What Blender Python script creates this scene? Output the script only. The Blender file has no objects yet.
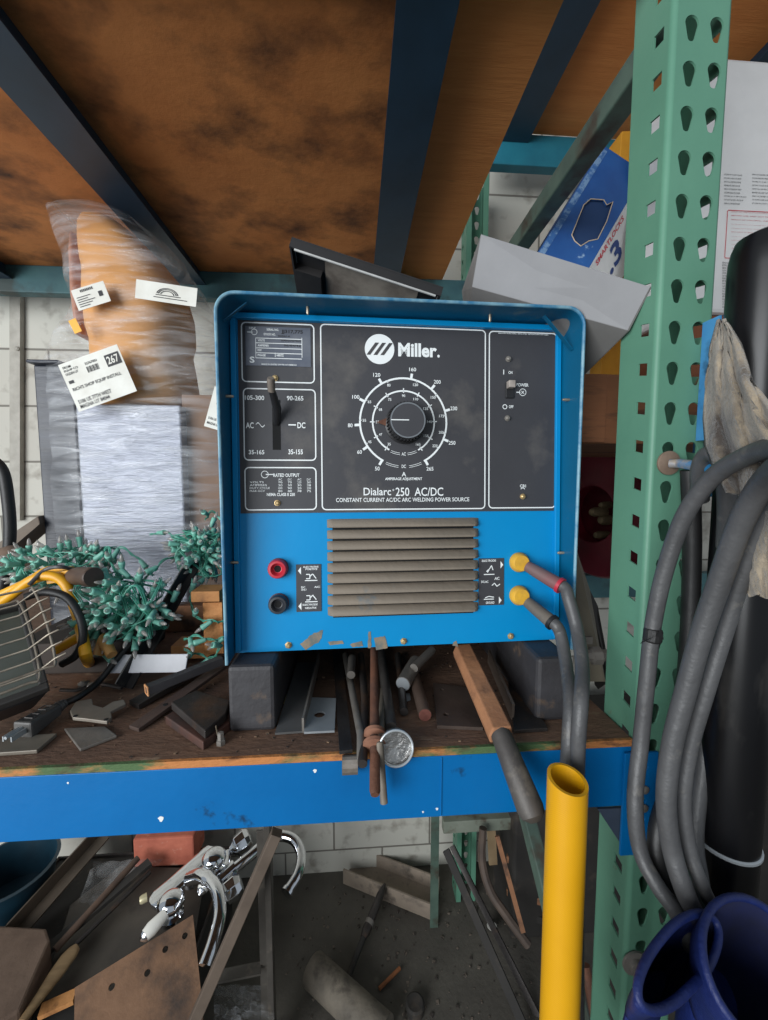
import bpy, bmesh, math, random
from mathutils import Vector as V, Matrix, noise
R = random.Random(7)
COL = bpy.context.scene.collection
# ------------------------------------------------------------------ camera survey helpers
FPX, CX, CY = 400.0, 384.0, 510.0
YAW, PIT = math.radians(4), math.radians(4.5)
CAM = V((0, 0, 1.66))
def ray(px, py):
    x = (px-CX)/FPX; d = (py-CY)/FPX
    c, s = math.cos(PIT), math.sin(PIT)
    fw = c-d*s; up = -(s+d*c)
    return V((x*math.cos(YAW)+fw*math.sin(YAW), -x*math.sin(YAW)+fw*math.cos(YAW), up))
def P(px, py, Y):
    r = ray(px, py); return CAM + r*(Y/r.y)
def PZ(px, py, z):
    r = ray(px, py); return CAM + r*((z-CAM.z)/r.z)
class Pl:
    """a measured plane: origin, right, up, normal towards the viewer"""
    def __init__(s, o, u, v):
        s.o = V(o); s.u = V(u).normalized(); s.n = s.u.cross(V(v)).normalized(); s.v = s.n.cross(s.u).normalized()
    def hit(s, px, py):
        r = ray(px, py); t = (s.o-CAM).dot(s.n)/r.dot(s.n); q = CAM+r*t-s.o
        return q.dot(s.u), q.dot(s.v)
    def pt(s, u, v, w=0): return s.o+s.u*u+s.v*v+s.n*w
    def at(s, px, py, w=0):
        u, v = s.hit(px, py); return s.pt(u, v, w)
    def mat(s, u=0, v=0, w=0):
        q = s.pt(u, v, w)
        return Matrix(((s.u.x, s.v.x, s.n.x, q.x), (s.u.y, s.v.y, s.n.y, q.y), (s.u.z, s.v.z, s.n.z, q.z), (0, 0, 0, 1)))
# ------------------------------------------------------------------ materials
def lin(c):
    return tuple(((x/255)/12.92 if x/255 <= .04045 else ((x/255+.055)/1.055)**2.4) for x in c)+(1,)
MATS = {}
def mat(name, col, col2=None, rough=.5, metal=0., sc=6, det=6, bias=.5, soft=.18, dirt=None, dsc=3, dth=.6, dsoft=.08,
        bump=0., bsc=60, stretch=(1, 1, 1), coat=0., spec=.5, alpha=1., trans=0., emis=0., sheen=0.):
    if name in MATS: return MATS[name]
    m = bpy.data.materials.new(name); m.use_nodes = True
    nt = m.node_tree; N = nt.nodes; L = nt.links; b = N['Principled BSDF']
    b.inputs['Roughness'].default_value = rough; b.inputs['Metallic'].default_value = metal
    b.inputs['Coat Weight'].default_value = coat; b.inputs['Specular IOR Level'].default_value = spec
    b.inputs['Alpha'].default_value = alpha; b.inputs['Transmission Weight'].default_value = trans
    b.inputs['Sheen Weight'].default_value = sheen
    b.inputs['Base Color'].default_value = lin(col)
    tc = N.new('ShaderNodeTexCoord'); mp = N.new('ShaderNodeMapping'); mp.inputs['Scale'].default_value = stretch
    L.new(tc.outputs['Object'], mp.inputs['Vector'])
    def nz(scale, d=6, off=0):
        n = N.new('ShaderNodeTexNoise'); n.inputs['Scale'].default_value = scale; n.inputs['Detail'].default_value = d
        n.inputs['Roughness'].default_value = .62
        if off:
            a = N.new('ShaderNodeVectorMath'); a.operation = 'ADD'; a.inputs[1].default_value = (off, off*.7, off*1.3)
            L.new(mp.outputs[0], a.inputs[0]); L.new(a.outputs[0], n.inputs['Vector'])
        else: L.new(mp.outputs[0], n.inputs['Vector'])
        return n
    def ramp(src, th, sf):
        r = N.new('ShaderNodeValToRGB'); r.color_ramp.elements[0].position = max(0, th-sf); r.color_ramp.elements[1].position = min(1, th+sf)
        L.new(src.outputs['Fac'] if 'Fac' in src.outputs else src.outputs[0], r.inputs['Fac']); return r
    last = None
    if col2:
        r = ramp(nz(sc, det), bias, soft); mx = N.new('ShaderNodeMix'); mx.data_type = 'RGBA'
        L.new(r.outputs['Color'], mx.inputs['Factor']); mx.inputs['A'].default_value = lin(col); mx.inputs['B'].default_value = lin(col2)
        last = mx.outputs['Result']
    if dirt:
        r = ramp(nz(dsc, 8, 3.7), dth, dsoft); mx = N.new('ShaderNodeMix'); mx.data_type = 'RGBA'
        L.new(r.outputs['Color'], mx.inputs['Factor']); mx.inputs['B'].default_value = lin(dirt)
        if last: L.new(last, mx.inputs['A'])
        else: mx.inputs['A'].default_value = lin(col)
        last = mx.outputs['Result']
    if last: L.new(last, b.inputs['Base Color'])
    if bump:
        n = nz(bsc, 5, 1.1); bp = N.new('ShaderNodeBump'); bp.inputs['Strength'].default_value = bump; bp.inputs['Distance'].default_value = .004
        L.new(n.outputs['Fac'], bp.inputs['Height']); L.new(bp.outputs[0], b.inputs['Normal'])
    if emis:
        b.inputs['Emission Color'].default_value = lin(col); b.inputs['Emission Strength'].default_value = emis
    MATS[name] = m
    return m
# ------------------------------------------------------------------ mesh builder
class MB:
    def __init__(s): s.v = []; s.f = []; s.m = []; s.mi = 0
    def add(s, vs, fs):
        n = len(s.v); s.v += [V(a) for a in vs]; s.f += [tuple(n+i for i in f) for f in fs]; s.m += [s.mi]*len(fs); return s
    def hexa(s, a):   # 8 corners: bottom loop 0-3, top loop 4-7
        return s.add(a, [(3, 2, 1, 0), (4, 5, 6, 7), (0, 1, 5, 4), (1, 2, 6, 5), (2, 3, 7, 6), (3, 0, 4, 7)])
    def box(s, c, d, ax=None):
        c = V(c); X, Y, Z = ax or (V((1, 0, 0)), V((0, 1, 0)), V((0, 0, 1))); x, y, z = [q/2 for q in d]
        return s.hexa([c+X*i*x+Y*j*y+Z*k*z for k in (-1, 1) for i, j in ((-1, -1), (1, -1), (1, 1), (-1, 1))])
    def ext(s, p0, p1, prof, up=(0, 0, 1), caps=True):
        p0, p1 = V(p0), V(p1); d = (p1-p0).normalized(); a = d.cross(V(up)).normalized(); b = a.cross(d)
        n = len(prof); vs = [p0+a*x+b*y for x, y in prof]+[p1+a*x+b*y for x, y in prof]
        fs = [(i, (i+1) % n, n+(i+1) % n, n+i) for i in range(n)]
        if caps: fs += [tuple(range(n))[::-1], tuple(range(n, 2*n))]
        return s.add(vs, fs)
    def bar(s, p0, p1, w, h, up=(0, 0, 1)):
        w /= 2; h /= 2; return s.ext(p0, p1, [(-w, -h), (w, -h), (w, h), (-w, h)], up)
    def angle(s, p0, p1, w, h, t=.004, up=(0, 0, 1)):
        return s.ext(p0, p1, [(0, 0), (w, 0), (w, t), (t, t), (t, h), (0, h)], up)
    def tube(s, pts, r, n=12, caps=True, closed=False):
        pts = [V(p) for p in pts]; k = len(pts); rs = r if isinstance(r, (list, tuple)) else [r]*k
        t0 = (pts[1]-pts[0]).normalized(); a = t0.orthogonal().normalized(); vs = []; 
        for i, p in enumerate(pts):
            if closed: t = pts[(i+1) % k]-pts[i-1]
            else: t = pts[min(i+1, k-1)]-pts[max(i-1, 0)]
            t.normalize(); a = (a-t*a.dot(t)).normalized(); b = t.cross(a)
            vs += [p+(a*math.cos(2*math.pi*j/n)+b*math.sin(2*math.pi*j/n))*rs[i] for j in range(n)]
        fs = [((i*n+j), i*n+(j+1) % n, ((i+1) % k)*n+(j+1) % n, ((i+1) % k)*n+j) for i in range(k if closed else k-1) for j in range(n)]
        if caps and not closed: fs += [tuple(range(n))[::-1], tuple(range((k-1)*n, k*n))]
        return s.add(vs, fs)
    def lathe(s, o, ax, prof, n=24, sx=1.):   # prof: (radius, distance along axis)
        o = V(o); ax = V(ax).normalized(); a = ax.orthogonal().normalized(); b = ax.cross(a); k = len(prof)
        vs = [o+ax*h+(a*math.cos(2*math.pi*j/n)*sx+b*math.sin(2*math.pi*j/n))*max(r, 1e-5) for r, h in prof for j in range(n)]
        fs = [(i*n+j, i*n+(j+1) % n, (i+1)*n+(j+1) % n, (i+1)*n+j) for i in range(k-1) for j in range(n)]
        fs += [tuple(range(n))[::-1], tuple(range((k-1)*n, k*n))]
        return s.add(vs, fs)
    def loft(s, rings, n=28, e=2., caps=True, nz=0., nsc=8):   # rings: (centre, half axis a, half axis b)
        vs = []
        for c, a, b in rings:
            c, a, b = V(c), V(a), V(b)
            for j in range(n):
                t = 2*math.pi*j/n; x, y = math.cos(t), math.sin(t)
                x = math.copysign(abs(x)**(2/e), x); y = math.copysign(abs(y)**(2/e), y)
                p = c+a*x+b*y
                if nz: p = p+(p-c).normalized()*noise.noise(p*nsc)*nz
                vs.append(p)
        k = len(rings); fs = [(i*n+j, i*n+(j+1) % n, (i+1)*n+(j+1) % n, (i+1)*n+j) for i in range(k-1) for j in range(n)]
        if caps: fs += [tuple(range(n))[::-1], tuple(range((k-1)*n, k*n))]
        return s.add(vs, fs)
    def grid(s, rows):
        m = len(rows[0]); vs = [p for r in rows for p in r]
        return s.add(vs, [(i*m+j, i*m+j+1, (i+1)*m+j+1, (i+1)*m+j) for i in range(len(rows)-1) for j in range(m-1)])
    def me(s, me, M):
        me.transform(M); return s.add([v.co.copy() for v in me.vertices], [tuple(p.vertices) for p in me.polygons])
    def plate(s, loops, M, t):     # filled outlines with holes, thickness t centred on the plane
        cu = bpy.data.curves.new('c', 'CURVE'); cu.dimensions = '2D'; cu.fill_mode = 'BOTH'; cu.extrude = t/2
        for lp in loops:
            sp = cu.splines.new('POLY'); sp.points.add(len(lp)-1); sp.use_cyclic_u = True
            for q, (x, y) in zip(sp.points, lp): q.co = (x, y, 0, 1)
        return s._cu(cu, M)
    def _cu(s, cu, M):
        o = bpy.data.objects.new('c', cu); COL.objects.link(o)
        me = bpy.data.meshes.new_from_object(o.evaluated_get(bpy.context.evaluated_depsgraph_get())); 
        bm = bmesh.new(); bm.from_mesh(me); bmesh.ops.remove_doubles(bm, verts=bm.verts, dist=1e-6); bm.to_mesh(me); bm.free()
        bpy.data.objects.remove(o); s.me(me, M); bpy.data.meshes.remove(me); return s
    def text(s, pl, t, x0, y0, x1, y1, bold=0., w=.0006, sc=None, vert=False):
        """fit the words into the rectangle between two surveyed points of the plane"""
        cu = bpy.data.curves.new('t', 'FONT'); cu.body = t; cu.size = 1; cu.offset = bold; cu.resolution_u = 3
        o = bpy.data.objects.new('t', cu); COL.objects.link(o)
        me = bpy.data.meshes.new_from_object(o.evaluated_get(bpy.context.evaluated_depsgraph_get())); bpy.data.objects.remove(o)
        if not len(me.vertices): return s
        xs = [v.co.x for v in me.vertices]; ys = [v.co.y for v in me.vertices]
        if sc: (u0, v0, u1, v1) = sc
        else: u0, v1 = pl.hit(x0, (y0)); u1, v0 = pl.hit(x1, y1); 
        ax = (u1-u0)/(max(xs)-min(xs)); ay = (v1-v0)/(max(ys)-min(ys))
        if ax < 0 or ay < 0: ax, ay = abs(ax), abs(ay)
        me.transform(Matrix.Diagonal((ax, ay, 1, 1)) @ Matrix.Translation((-min(xs), -min(ys), 0)))
        s.me(me, pl.mat(u0, v0, w)); bpy.data.meshes.remove(me); return s
    def ring(s, pl, u, v, r0, r1, a0=0, a1=360, w=.0006, n=64, rx=1):
        k = max(4, int(n*abs(a1-a0)/360)); A = [math.radians(a0+(a1-a0)*i/k) for i in range(k+1)]
        vs = [pl.pt(u+r*math.cos(a)*rx, v+r*math.sin(a), w) for a in A for r in (r0, r1)]
        return s.add(vs, [(2*i, 2*i+1, 2*i+3, 2*i+2) for i in range(k)])
    def rrect(s, pl, u0, v0, u1, v1, r, t, w=.0006):
        def lp(d):
            o = []
            for cx, cy, a in ((u1-r, v1-r, 0), (u0+r, v1-r, 90), (u0+r, v0+r, 180), (u1-r, v0+r, 270)):
                for i in range(7):
                    b = math.radians(a+15*i); o.append(pl.pt(cx+(r-d)*math.cos(b), cy+(r-d)*math.sin(b), w))
            return o
        a, b = lp(0), lp(t); n = len(a)
        return s.add(a+b, [(i, (i+1) % n, n+(i+1) % n, n+i) for i in range(n)])
    def quad(s, pl, u0, v0, u1, v1, w=.0006):
        return s.add([pl.pt(u0, v0, w), pl.pt(u1, v0, w), pl.pt(u1, v1, w), pl.pt(u0, v1, w)], [(0, 1, 2, 3)])
W = {}
def tag(o, label=None, cat=None, group=None, kind=None):
    if label: o['label'] = label
    if cat: o['category'] = cat
    if group: o['group'] = group
    if kind: o['kind'] = kind
    elif cat: o['kind'] = 'thing'
    return o
def thing(name, label, cat, loc, group=None):
    o = bpy.data.objects.new(name, None); COL.objects.link(o); o.location = loc; o.empty_display_size = .02; W[o.name] = V(loc)
    return tag(o, label, cat, group)
def build(mb, name, m, parent=None, smooth=False, bevel=0., solid=0., sub=0, keep=False, ang=38, org=None):
    vs = mb.v
    if parent is None:
        xs, ys, zs = [[v[i] for v in vs] for i in range(3)]
        loc = V(org) if org is not None else V(((min(xs)+max(xs))/2, (min(ys)+max(ys))/2, min(zs)))
    else: loc = W[parent.name]
    me = bpy.data.meshes.new(name); me.from_pydata([v-loc for v in vs], [], mb.f)
    for q in (m if isinstance(m, (list, tuple)) else [m]): me.materials.append(q)
    if isinstance(m, (list, tuple)): me.polygons.foreach_set('material_index', mb.m)
    bm = bmesh.new(); bm.from_mesh(me)
    if not keep: bmesh.ops.recalc_face_normals(bm, faces=bm.faces)
    if smooth:
        for f in bm.faces: f.smooth = True
        for e in bm.edges:
            if len(e.link_faces) == 2 and e.calc_face_angle(0) > math.radians(ang): e.smooth = False
    bm.to_mesh(me); bm.free()
    o = bpy.data.objects.new(name, me); COL.objects.link(o)
    if parent is None: o.location = loc
    else: o.parent = parent
    W[o.name] = loc
    if sub: q = o.modifiers.new('s', 'SUBSURF'); q.levels = q.render_levels = sub
    if solid: q = o.modifiers.new('t', 'SOLIDIFY'); q.thickness = solid; q.offset = 0
    if bevel: q = o.modifiers.new('b', 'BEVEL'); q.width = bevel; q.segments = 2; q.limit_method = 'ANGLE'; q.angle_limit = math.radians(40)
    return o
def one(mb, name, m, label, cat, group=None, **k): return tag(build(mb, name, m, None, **k), label, cat, group)
def struct(mb, name, m, **k): return tag(build(mb, name, m, None, **k), None, None, None, 'structure')
def spline(pts, k=8):
    pts = [V(p) for p in pts]; o = []
    q = [pts[0]*2-pts[1]]+pts+[pts[-1]*2-pts[-2]]
    for i in range(1, len(q)-2):
        a, b, c, d = q[i-1:i+3]
        for j in range(k):
            t = j/k; o.append(.5*((2*b)+(c-a)*t+(2*a-5*b+4*c-d)*t*t+(3*b-a-3*c+d)*t**3))
    return o+[pts[-1]]
def copy_tree(o, parent=None):
    c = o.copy(); COL.objects.link(c); c.parent = parent
    for ch in list(o.children): copy_tree(ch, c)
    return c
# ================================================================== materials
m_ply = mat('plywood_underside', (216, 142, 80), (178, 108, 56), rough=.75, sc=5, soft=.3, dirt=(62, 40, 28), dsc=7, dth=.60, dsoft=.14, bump=.5, bsc=25, stretch=(1, 1.25, 1))
m_ply2 = mat('plywood_clean', (226, 152, 86), (200, 124, 64), rough=.75, sc=7, soft=.3, dirt=(70, 42, 24), dsc=4, dth=.73, dsoft=.05, bump=.3, bsc=40, stretch=(.6, 5, 1))
m_dbeam = mat('dark_blue_paint', (38, 62, 82), (30, 50, 66), rough=.45, sc=9, dirt=(70, 80, 96), dsc=7, dth=.66)
m_teal = mat('teal_paint', (70, 112, 116), (52, 90, 98), rough=.55, sc=12, dirt=(48, 62, 60), dsc=9, dth=.6)
m_bblue = mat('bright_blue_paint', (0, 108, 174), (0, 90, 150), rough=.42, spec=.3, sc=4, soft=.3, dirt=(20, 58, 92), dsc=14, dth=.68, dsoft=.03, bump=.08, bsc=90)
m_rgreen = mat('rack_green_paint', (98, 146, 122), (82, 128, 108), rough=.45, spec=.35, sc=5, soft=.3, dirt=(112, 84, 58), dsc=16, dth=.7, dsoft=.025, bump=.08, bsc=80)
m_dgreen = mat('dull_green_paint', (84, 104, 92), (60, 78, 70), rough=.6, sc=10, dirt=(60, 48, 38), dsc=12, dth=.6)
m_conc = mat('dirty_floor_concrete', (92, 88, 80), (62, 58, 53), rough=.85, sc=4, soft=.25, dirt=(96, 92, 82), dsc=10, dth=.68, dsoft=.05, bump=.5, bsc=60)
m_deck = mat('worn_deck_board', (122, 92, 72), (88, 66, 54), rough=.85, sc=9, soft=.25, dirt=(150, 128, 104), dsc=16, dth=.66, dsoft=.06, bump=.6, bsc=50, stretch=(1, 2.5, 1))
m_deckedge = mat('deck_edge', (186, 120, 66), (74, 100, 62), rough=.8, sc=7, bias=.52, soft=.05, dirt=(70, 44, 30), dsc=18, dth=.6, bump=.5, bsc=90, stretch=(1, 1, 3))
m_steel = mat('dark_steel', (74, 70, 68), (54, 49, 47), rough=.5, metal=.5, sc=14, dirt=(98, 74, 58), dsc=16, dth=.64, bump=.25, bsc=70)
m_rust = mat('rusty_steel', (112, 72, 52), (78, 50, 38), rough=.75, metal=.15, sc=16, soft=.2, dirt=(60, 50, 46), dsc=12, dth=.55, bump=.5, bsc=90)
m_grey = mat('grey_dusty_steel', (138, 134, 128), (112, 106, 100), rough=.5, metal=.35, sc=10, dirt=(90, 78, 66), dsc=18, dth=.66, bump=.2, bsc=80)
m_zinc = mat('zinc_plate', (190, 196, 200), (168, 174, 178), rough=.35, metal=.45, sc=12, dirt=(120, 112, 100), dsc=25, dth=.7)
m_screw = mat('screw_steel', (196, 184, 164), (150, 138, 120), rough=.35, metal=.7, sc=90)
m_brassy = mat('brass_screw', (214, 190, 140), (170, 140, 96), rough=.35, metal=.6, sc=90)
m_chrome = mat('chrome', (226, 228, 232), rough=.09, metal=1.)
m_rubber = mat('cable_rubber', (86, 86, 87), (62, 62, 63), rough=.45, sc=16, soft=.3, dirt=(108, 104, 98), dsc=40, dth=.68, bump=.35, bsc=60)
m_rubd = mat('black_rubber', (36, 35, 35), (26, 26, 26), rough=.5, sc=20, bump=.2, bsc=60)
m_black = mat('black_plastic', (34, 34, 36), rough=.4)
m_dark = mat('dark_interior', (16, 16, 17), rough=.9)
m_wood = mat('raw_wood', (196, 140, 84), (168, 112, 62), rough=.75, sc=9, dirt=(104, 66, 38), dsc=14, dth=.62, bump=.35, bsc=70)
m_oldwood = mat('aged_wood', (150, 104, 72), (112, 78, 56), rough=.8, sc=12, soft=.25, dirt=(72, 54, 44), dsc=16, dth=.58, bump=.5, bsc=60)
m_white = mat('white_print', (232, 236, 236), rough=.5)
m_paper = mat('label_paper', (226, 226, 218), (210, 208, 198), rough=.6, sc=20)
m_ink = mat('black_ink', (30, 30, 34), rough=.6)
m_red = mat('red_print', (196, 62, 74), rough=.6)
# ================================================================== the setting
SH = 1.300      # deck height
WY = 1.58       # back wall
def blockwall():
    m = bpy.data.materials.new('painted_block_wall'); m.use_nodes = True; nt = m.node_tree; N, L = nt.nodes, nt.links; b = N['Principled BSDF']
    tc = N.new('ShaderNodeTexCoord'); mp = N.new('ShaderNodeMapping'); mp.inputs['Rotation'].default_value = (math.radians(-90), 0, 0)
    mp.inputs['Location'].default_value = (.1, .105, 0)
    L.new(tc.outputs['Object'], mp.inputs[0]); br = N.new('ShaderNodeTexBrick')
    for k, v in (('Scale', 1), ('Brick Width', .406), ('Row Height', .203), ('Mortar Size', .004), ('Mortar Smooth', .3), ('Bias', 0)): br.inputs[k].default_value = v
    br.inputs['Color1'].default_value = lin((196, 194, 184)); br.inputs['Color2'].default_value = lin((184, 181, 171)); br.inputs['Mortar'].default_value = lin((120, 116, 108))
    L.new(mp.outputs[0], br.inputs['Vector'])
    n = N.new('ShaderNodeTexNoise'); n.inputs['Scale'].default_value = 14; n.inputs['Detail'].default_value = 9; L.new(tc.outputs['Object'], n.inputs[0])
    r = N.new('ShaderNodeValToRGB'); r.color_ramp.elements[0].position = .54; r.color_ramp.elements[1].position = .8; L.new(n.outputs[0], r.inputs[0])
    mx = N.new('ShaderNodeMix'); mx.data_type = 'RGBA'; mx.inputs['B'].default_value = lin((110, 100, 88)); L.new(r.outputs[0], mx.inputs['Factor']); L.new(br.outputs[0], mx.inputs['A'])
    L.new(mx.outputs['Result'], b.inputs['Base Color']); b.inputs['Roughness'].default_value = .75
    bp = N.new('ShaderNodeBump'); bp.inputs['Distance'].default_value = .006; bp.inputs['Strength'].default_value = .6; bp.invert = True
    L.new(br.outputs['Fac'], bp.inputs['Height']); L.new(bp.outputs[0], b.inputs['Normal']); return m
struct(MB().box((.2, WY+.05, 1.9), (7, .1, 3.8)), 'wall_back', blockwall(), org=(0, WY, 0))
struct(MB().box((.2, -.66, -.05), (7, 4.48, .1)), 'floor', m_conc, org=(0, 0, 0))
mb = MB().bar(P(17, 230, WY-.012), P(17, 520, WY-.012), .035, .02, (0, 1, 0))
for y in (290, 349): mb.lathe(P(18, y, WY-.02), (0, -1, 0), [(.008, 0), (.008, .006), (.004, .009)], 10)
struct(mb, 'trim_1', mat('wall_strip', (176, 172, 162), (150, 146, 136), rough=.6, sc=20), smooth=True)
# ------------------------------------------------------------------ rack
CXL = .383       # left face of the right-hand upright
CF = .5          # its front face
def teardrop(cx, cy, s=1.18):
    o = []; R1, R2, d = .0074*s, .0039*s, .0135*s
    for i in range(13): a = math.radians(-14+16.0*i); o.append((cx+R1*math.cos(a), cy+.004+R1*math.sin(a)))
    for i in range(9): a = math.radians(196+18.5*i); o.append((cx+R2*math.cos(a), cy+.004-d+R2*math.sin(a)))
    return o
def column(parent, x0, y0, sgn, name):
    """formed channel: face with teardrop holes towards sgn*-Y, sides with slots"""
    t = .0024; w = .076; d = .07; zz = .0429 if sgn > 0 else .003; r = .0055
    n = 53; mb = MB(); z0, z1 = zz, zz+.0508*n
    for k in range(n):
        a, b = zz+.0508*k, zz+.0508*(k+1)
        mb.plate([[(r, a), (w-r, a), (w-r, b), (r, b)], teardrop(w/2-.0145, a+.0265), teardrop(w/2+.0175, a+.0265)], Matrix(((1, 0, 0, x0), (0, 0, -sgn, y0), (0, 1, 0, 0), (0, 0, 0, 1))), t)
    for sx, xx in ((1, x0), (-1, x0+w)):
        M = Matrix(((0, 0, 1, xx+sx*t/2), (sgn, 0, 0, y0), (0, 1, 0, 0), (0, 0, 0, 1)))
        for k in range(n):
            a, b = zz+.0508*k, zz+.0508*(k+1)
            mb.plate([[(r, a), (d, a), (d, b), (r, b)], [(.014, a+.025), (.031, a+.029), (.031, a+.045), (.014, a+.041)]], M, t)
        a = [math.radians(15*i) for i in range(7)]; q = len(a)
        vs = []
        for rr in (r+t/2, r-t/2):
            for z in (z0, z1):
                vs += [V((xx+sx*(r+t/2-rr*math.cos(b)), y0+sgn*(r-rr*math.sin(b)), z)) for b in a]
        fs = []
        for i in range(q-1): fs += [(i, i+1, q+i+1, q+i), (2*q+i, 2*q+i+1, 3*q+i+1, 3*q+i)]
        mb.add(vs, fs)
        mb.box((xx+sx*.009, y0+sgn*(d-.001), (z0+z1)/2), (.018, t, z1-z0))
    return build(mb, name, m_rgreen, parent, smooth=True)
up = thing('rack_upright', 'green upright frame of the pallet rack with teardrop holes, right of the blue welding machine', 'rack upright', (CXL+.038, CF, 0))
column(up, CXL, CF, 1, 'front_column'); column(up, CXL, 1.49, -1, 'rear_column')
mb = MB().ext((CXL+.038, .56, PZ(640, 58, 2.3).z*0+2.258), (CXL+.038, 1.42, 2.258), [(-.019, -.02), (.019, -.02), (.019, .02), (-.019, .02)])
build(mb, 'horizontal_brace', m_dgreen, up, bevel=.003)
mb = MB().ext((CXL+.038, .56, .55), (CXL+.038, 1.42, 1.22), [(-.015, -.02), (.015, -.02), (.015, .02), (-.015, .02)])
build(mb, 'diagonal_brace', m_dgreen, up, bevel=.003)
lu = thing('rack_upright', 'green upright frame of the pallet rack at the far left end of the bay', 'rack upright', (-1.6, CF, 0))
# the left upright stands far outside the picture; it is left out (see rules), only the beams run on
bpy.data.objects.remove(lu)
XB0 = -1.15
# front deck beam (blue)
fb = thing('shelf_beam', 'blue front beam of the pallet rack under the deck board edge', 'shelf beam', (-.4, CF, 1.20))
mb = MB().ext((XB0, CF+.02, 1.2045), (CXL-.004, CF+.02, 1.2045), [(-.02, 0), (.02, 0), (.02, .086), (-.02, .086)])
for x in (.112,): mb.bar((x, CF-.0006, 1.206), (x, CF-.0006, 1.289), .0015, .002, (0, 1, 0))
build(mb, 'rail', m_bblue, fb, bevel=.004)
fpl = Pl((0, CF-.0002, 0), (1, 0, 0), (0, 0, 1)); mb = MB()
for x, y, s in ((161, 819, .0032), (315, 771, .0022), (423, 812, .0012), (437, 809, .0016), (68, 783, .0012)):
    u, v = fpl.hit(x, y); mb.plate([[(u+s*math.cos(k)*(1+.4*math.sin(3*k)), v+s*1.2*math.sin(k)) for k in [i*.7 for i in range(9)]]], fpl.mat(), .0004)
tag(build(mb, 'paint_chips', mat('chip_white', (222, 224, 222), rough=.7), fb), kind='stuff')
mb = MB().plate([[(CXL-.018, 1.135), (CXL+.03, 1.135), (CXL+.03, 1.33-.045), (CXL-.018, 1.33-.045)]]+[[(CXL+.012+.0035*math.cos(a*.7854), z+.0045*math.sin(a*.7854)) for a in range(8)] for z in (1.15, 1.17, 1.19, 1.215, 1.265)],
    Matrix(((1, 0, 0, 0), (0, 0, -1, CF-.004), (0, 1, 0, 0), (0, 0, 0, 1))), .004)
build(mb, 'end_connector', m_bblue, fb, bevel=.001)
mb = MB()
for z in (1.232, 1.205): mb.lathe((CXL+.012, CF-.006, z), (0, -1, 0), [(.006, 0), (.006, .002), (.003, .004)], 12)
build(mb, 'rivet', m_grey, fb, smooth=True)
pl = Pl(P(610, 812, .515), (1, 0, 0), (0, 0, 1))
mb = MB().plate([[pl.hit(597, 808), pl.hit(624, 807), pl.hit(626, 852)]], pl.mat(), .004)
build(mb, 'gusset_plate', mat('blue_grey_paint', (76, 88, 106), (62, 72, 88), rough=.5, sc=10), fb)
# neighbouring bay beam plate right of upright
nb = thing('shelf_beam', 'pale blue beam end plate hooked on the green upright beside the black gas cylinder', 'shelf beam', P(706, 380, CF))
pl = Pl((CXL, CF-.004, 1.7), (1, 0, 0), (0, 0, 1))
u0, v1 = pl.hit(693, 322); u1, v0 = pl.hit(722, 441); u0 = .062
mnb = mat('pale_blue_paint', (74, 142, 190), (58, 122, 172), rough=.45, sc=14, dirt=(40, 62, 84), dsc=20, dth=.66)
mb = MB().plate([[(u0, v0), (u0+.04, v0), (u0+.04, v1), (u0, v1)], [(u0+.012+.004*math.cos(a*.7854), (v0+v1)/2-.01+.006*math.sin(a*.7854)) for a in range(8)]], pl.mat(), .004)
mb.box(pl.pt(u0-.001, (v0+v1)/2, .01), (.003, .024, v1-v0))
build(mb, 'end_connector', mnb, nb)
mb = MB().ring(pl, u0+.02, v1-.028, .006, .0085, w=.0025).text(pl, 'R', 0, 0, 0, 0, sc=(u0+.0165, v1-.032, u0+.0235, v1-.024), w=.0025)
build(mb, 'embossed_mark', mat('blue_shade', (48, 100, 146), rough=.5), nb)
mb = MB().box((CXL+.6, CF+.03, 1.74), (1.0, .04, .09)); [q.__setattr__('z', q.z-.06) for q in mb.v]; build(mb, 'rail', mnb, nb, bevel=.004)
# rear deck beam
one(MB().ext((XB0, 1.44, 1.21), (CXL-.002, 1.44, 1.21), [(-.02, 0), (.02, 0), (.02, .088), (-.02, .088)]), 'shelf_beam', mat('light_blue_paint', (64, 138, 176), (50, 118, 156), rough=.5, sc=8),
    'light blue rear beam low behind the dark red reel', 'shelf beam', bevel=.003)
one(MB().ext((CXL+.08, 1.44, 1.21), (2.2, 1.44, 1.21), [(-.02, 0), (.02, 0), (.02, .088), (-.02, .088)]), 'shelf_beam', m_teal,
    'rear beam of the next bay low behind the hanging grey cables', 'shelf beam', bevel=.003)
# deck board, edge painted/chipped
db = thing('deck_board', 'worn brown plywood deck board that carries the blue welding machine', 'shelf board', (-.35, 1.0, SH-.012))
build(MB().box((-.385, .983, SH-.006), (1.53, .954, .012)), 'board', m_deck, db)
build(MB().box((-.385, .5035, SH-.0062), (1.53, .005, .0124)), 'chipped_edge', m_deckedge, db)
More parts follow.
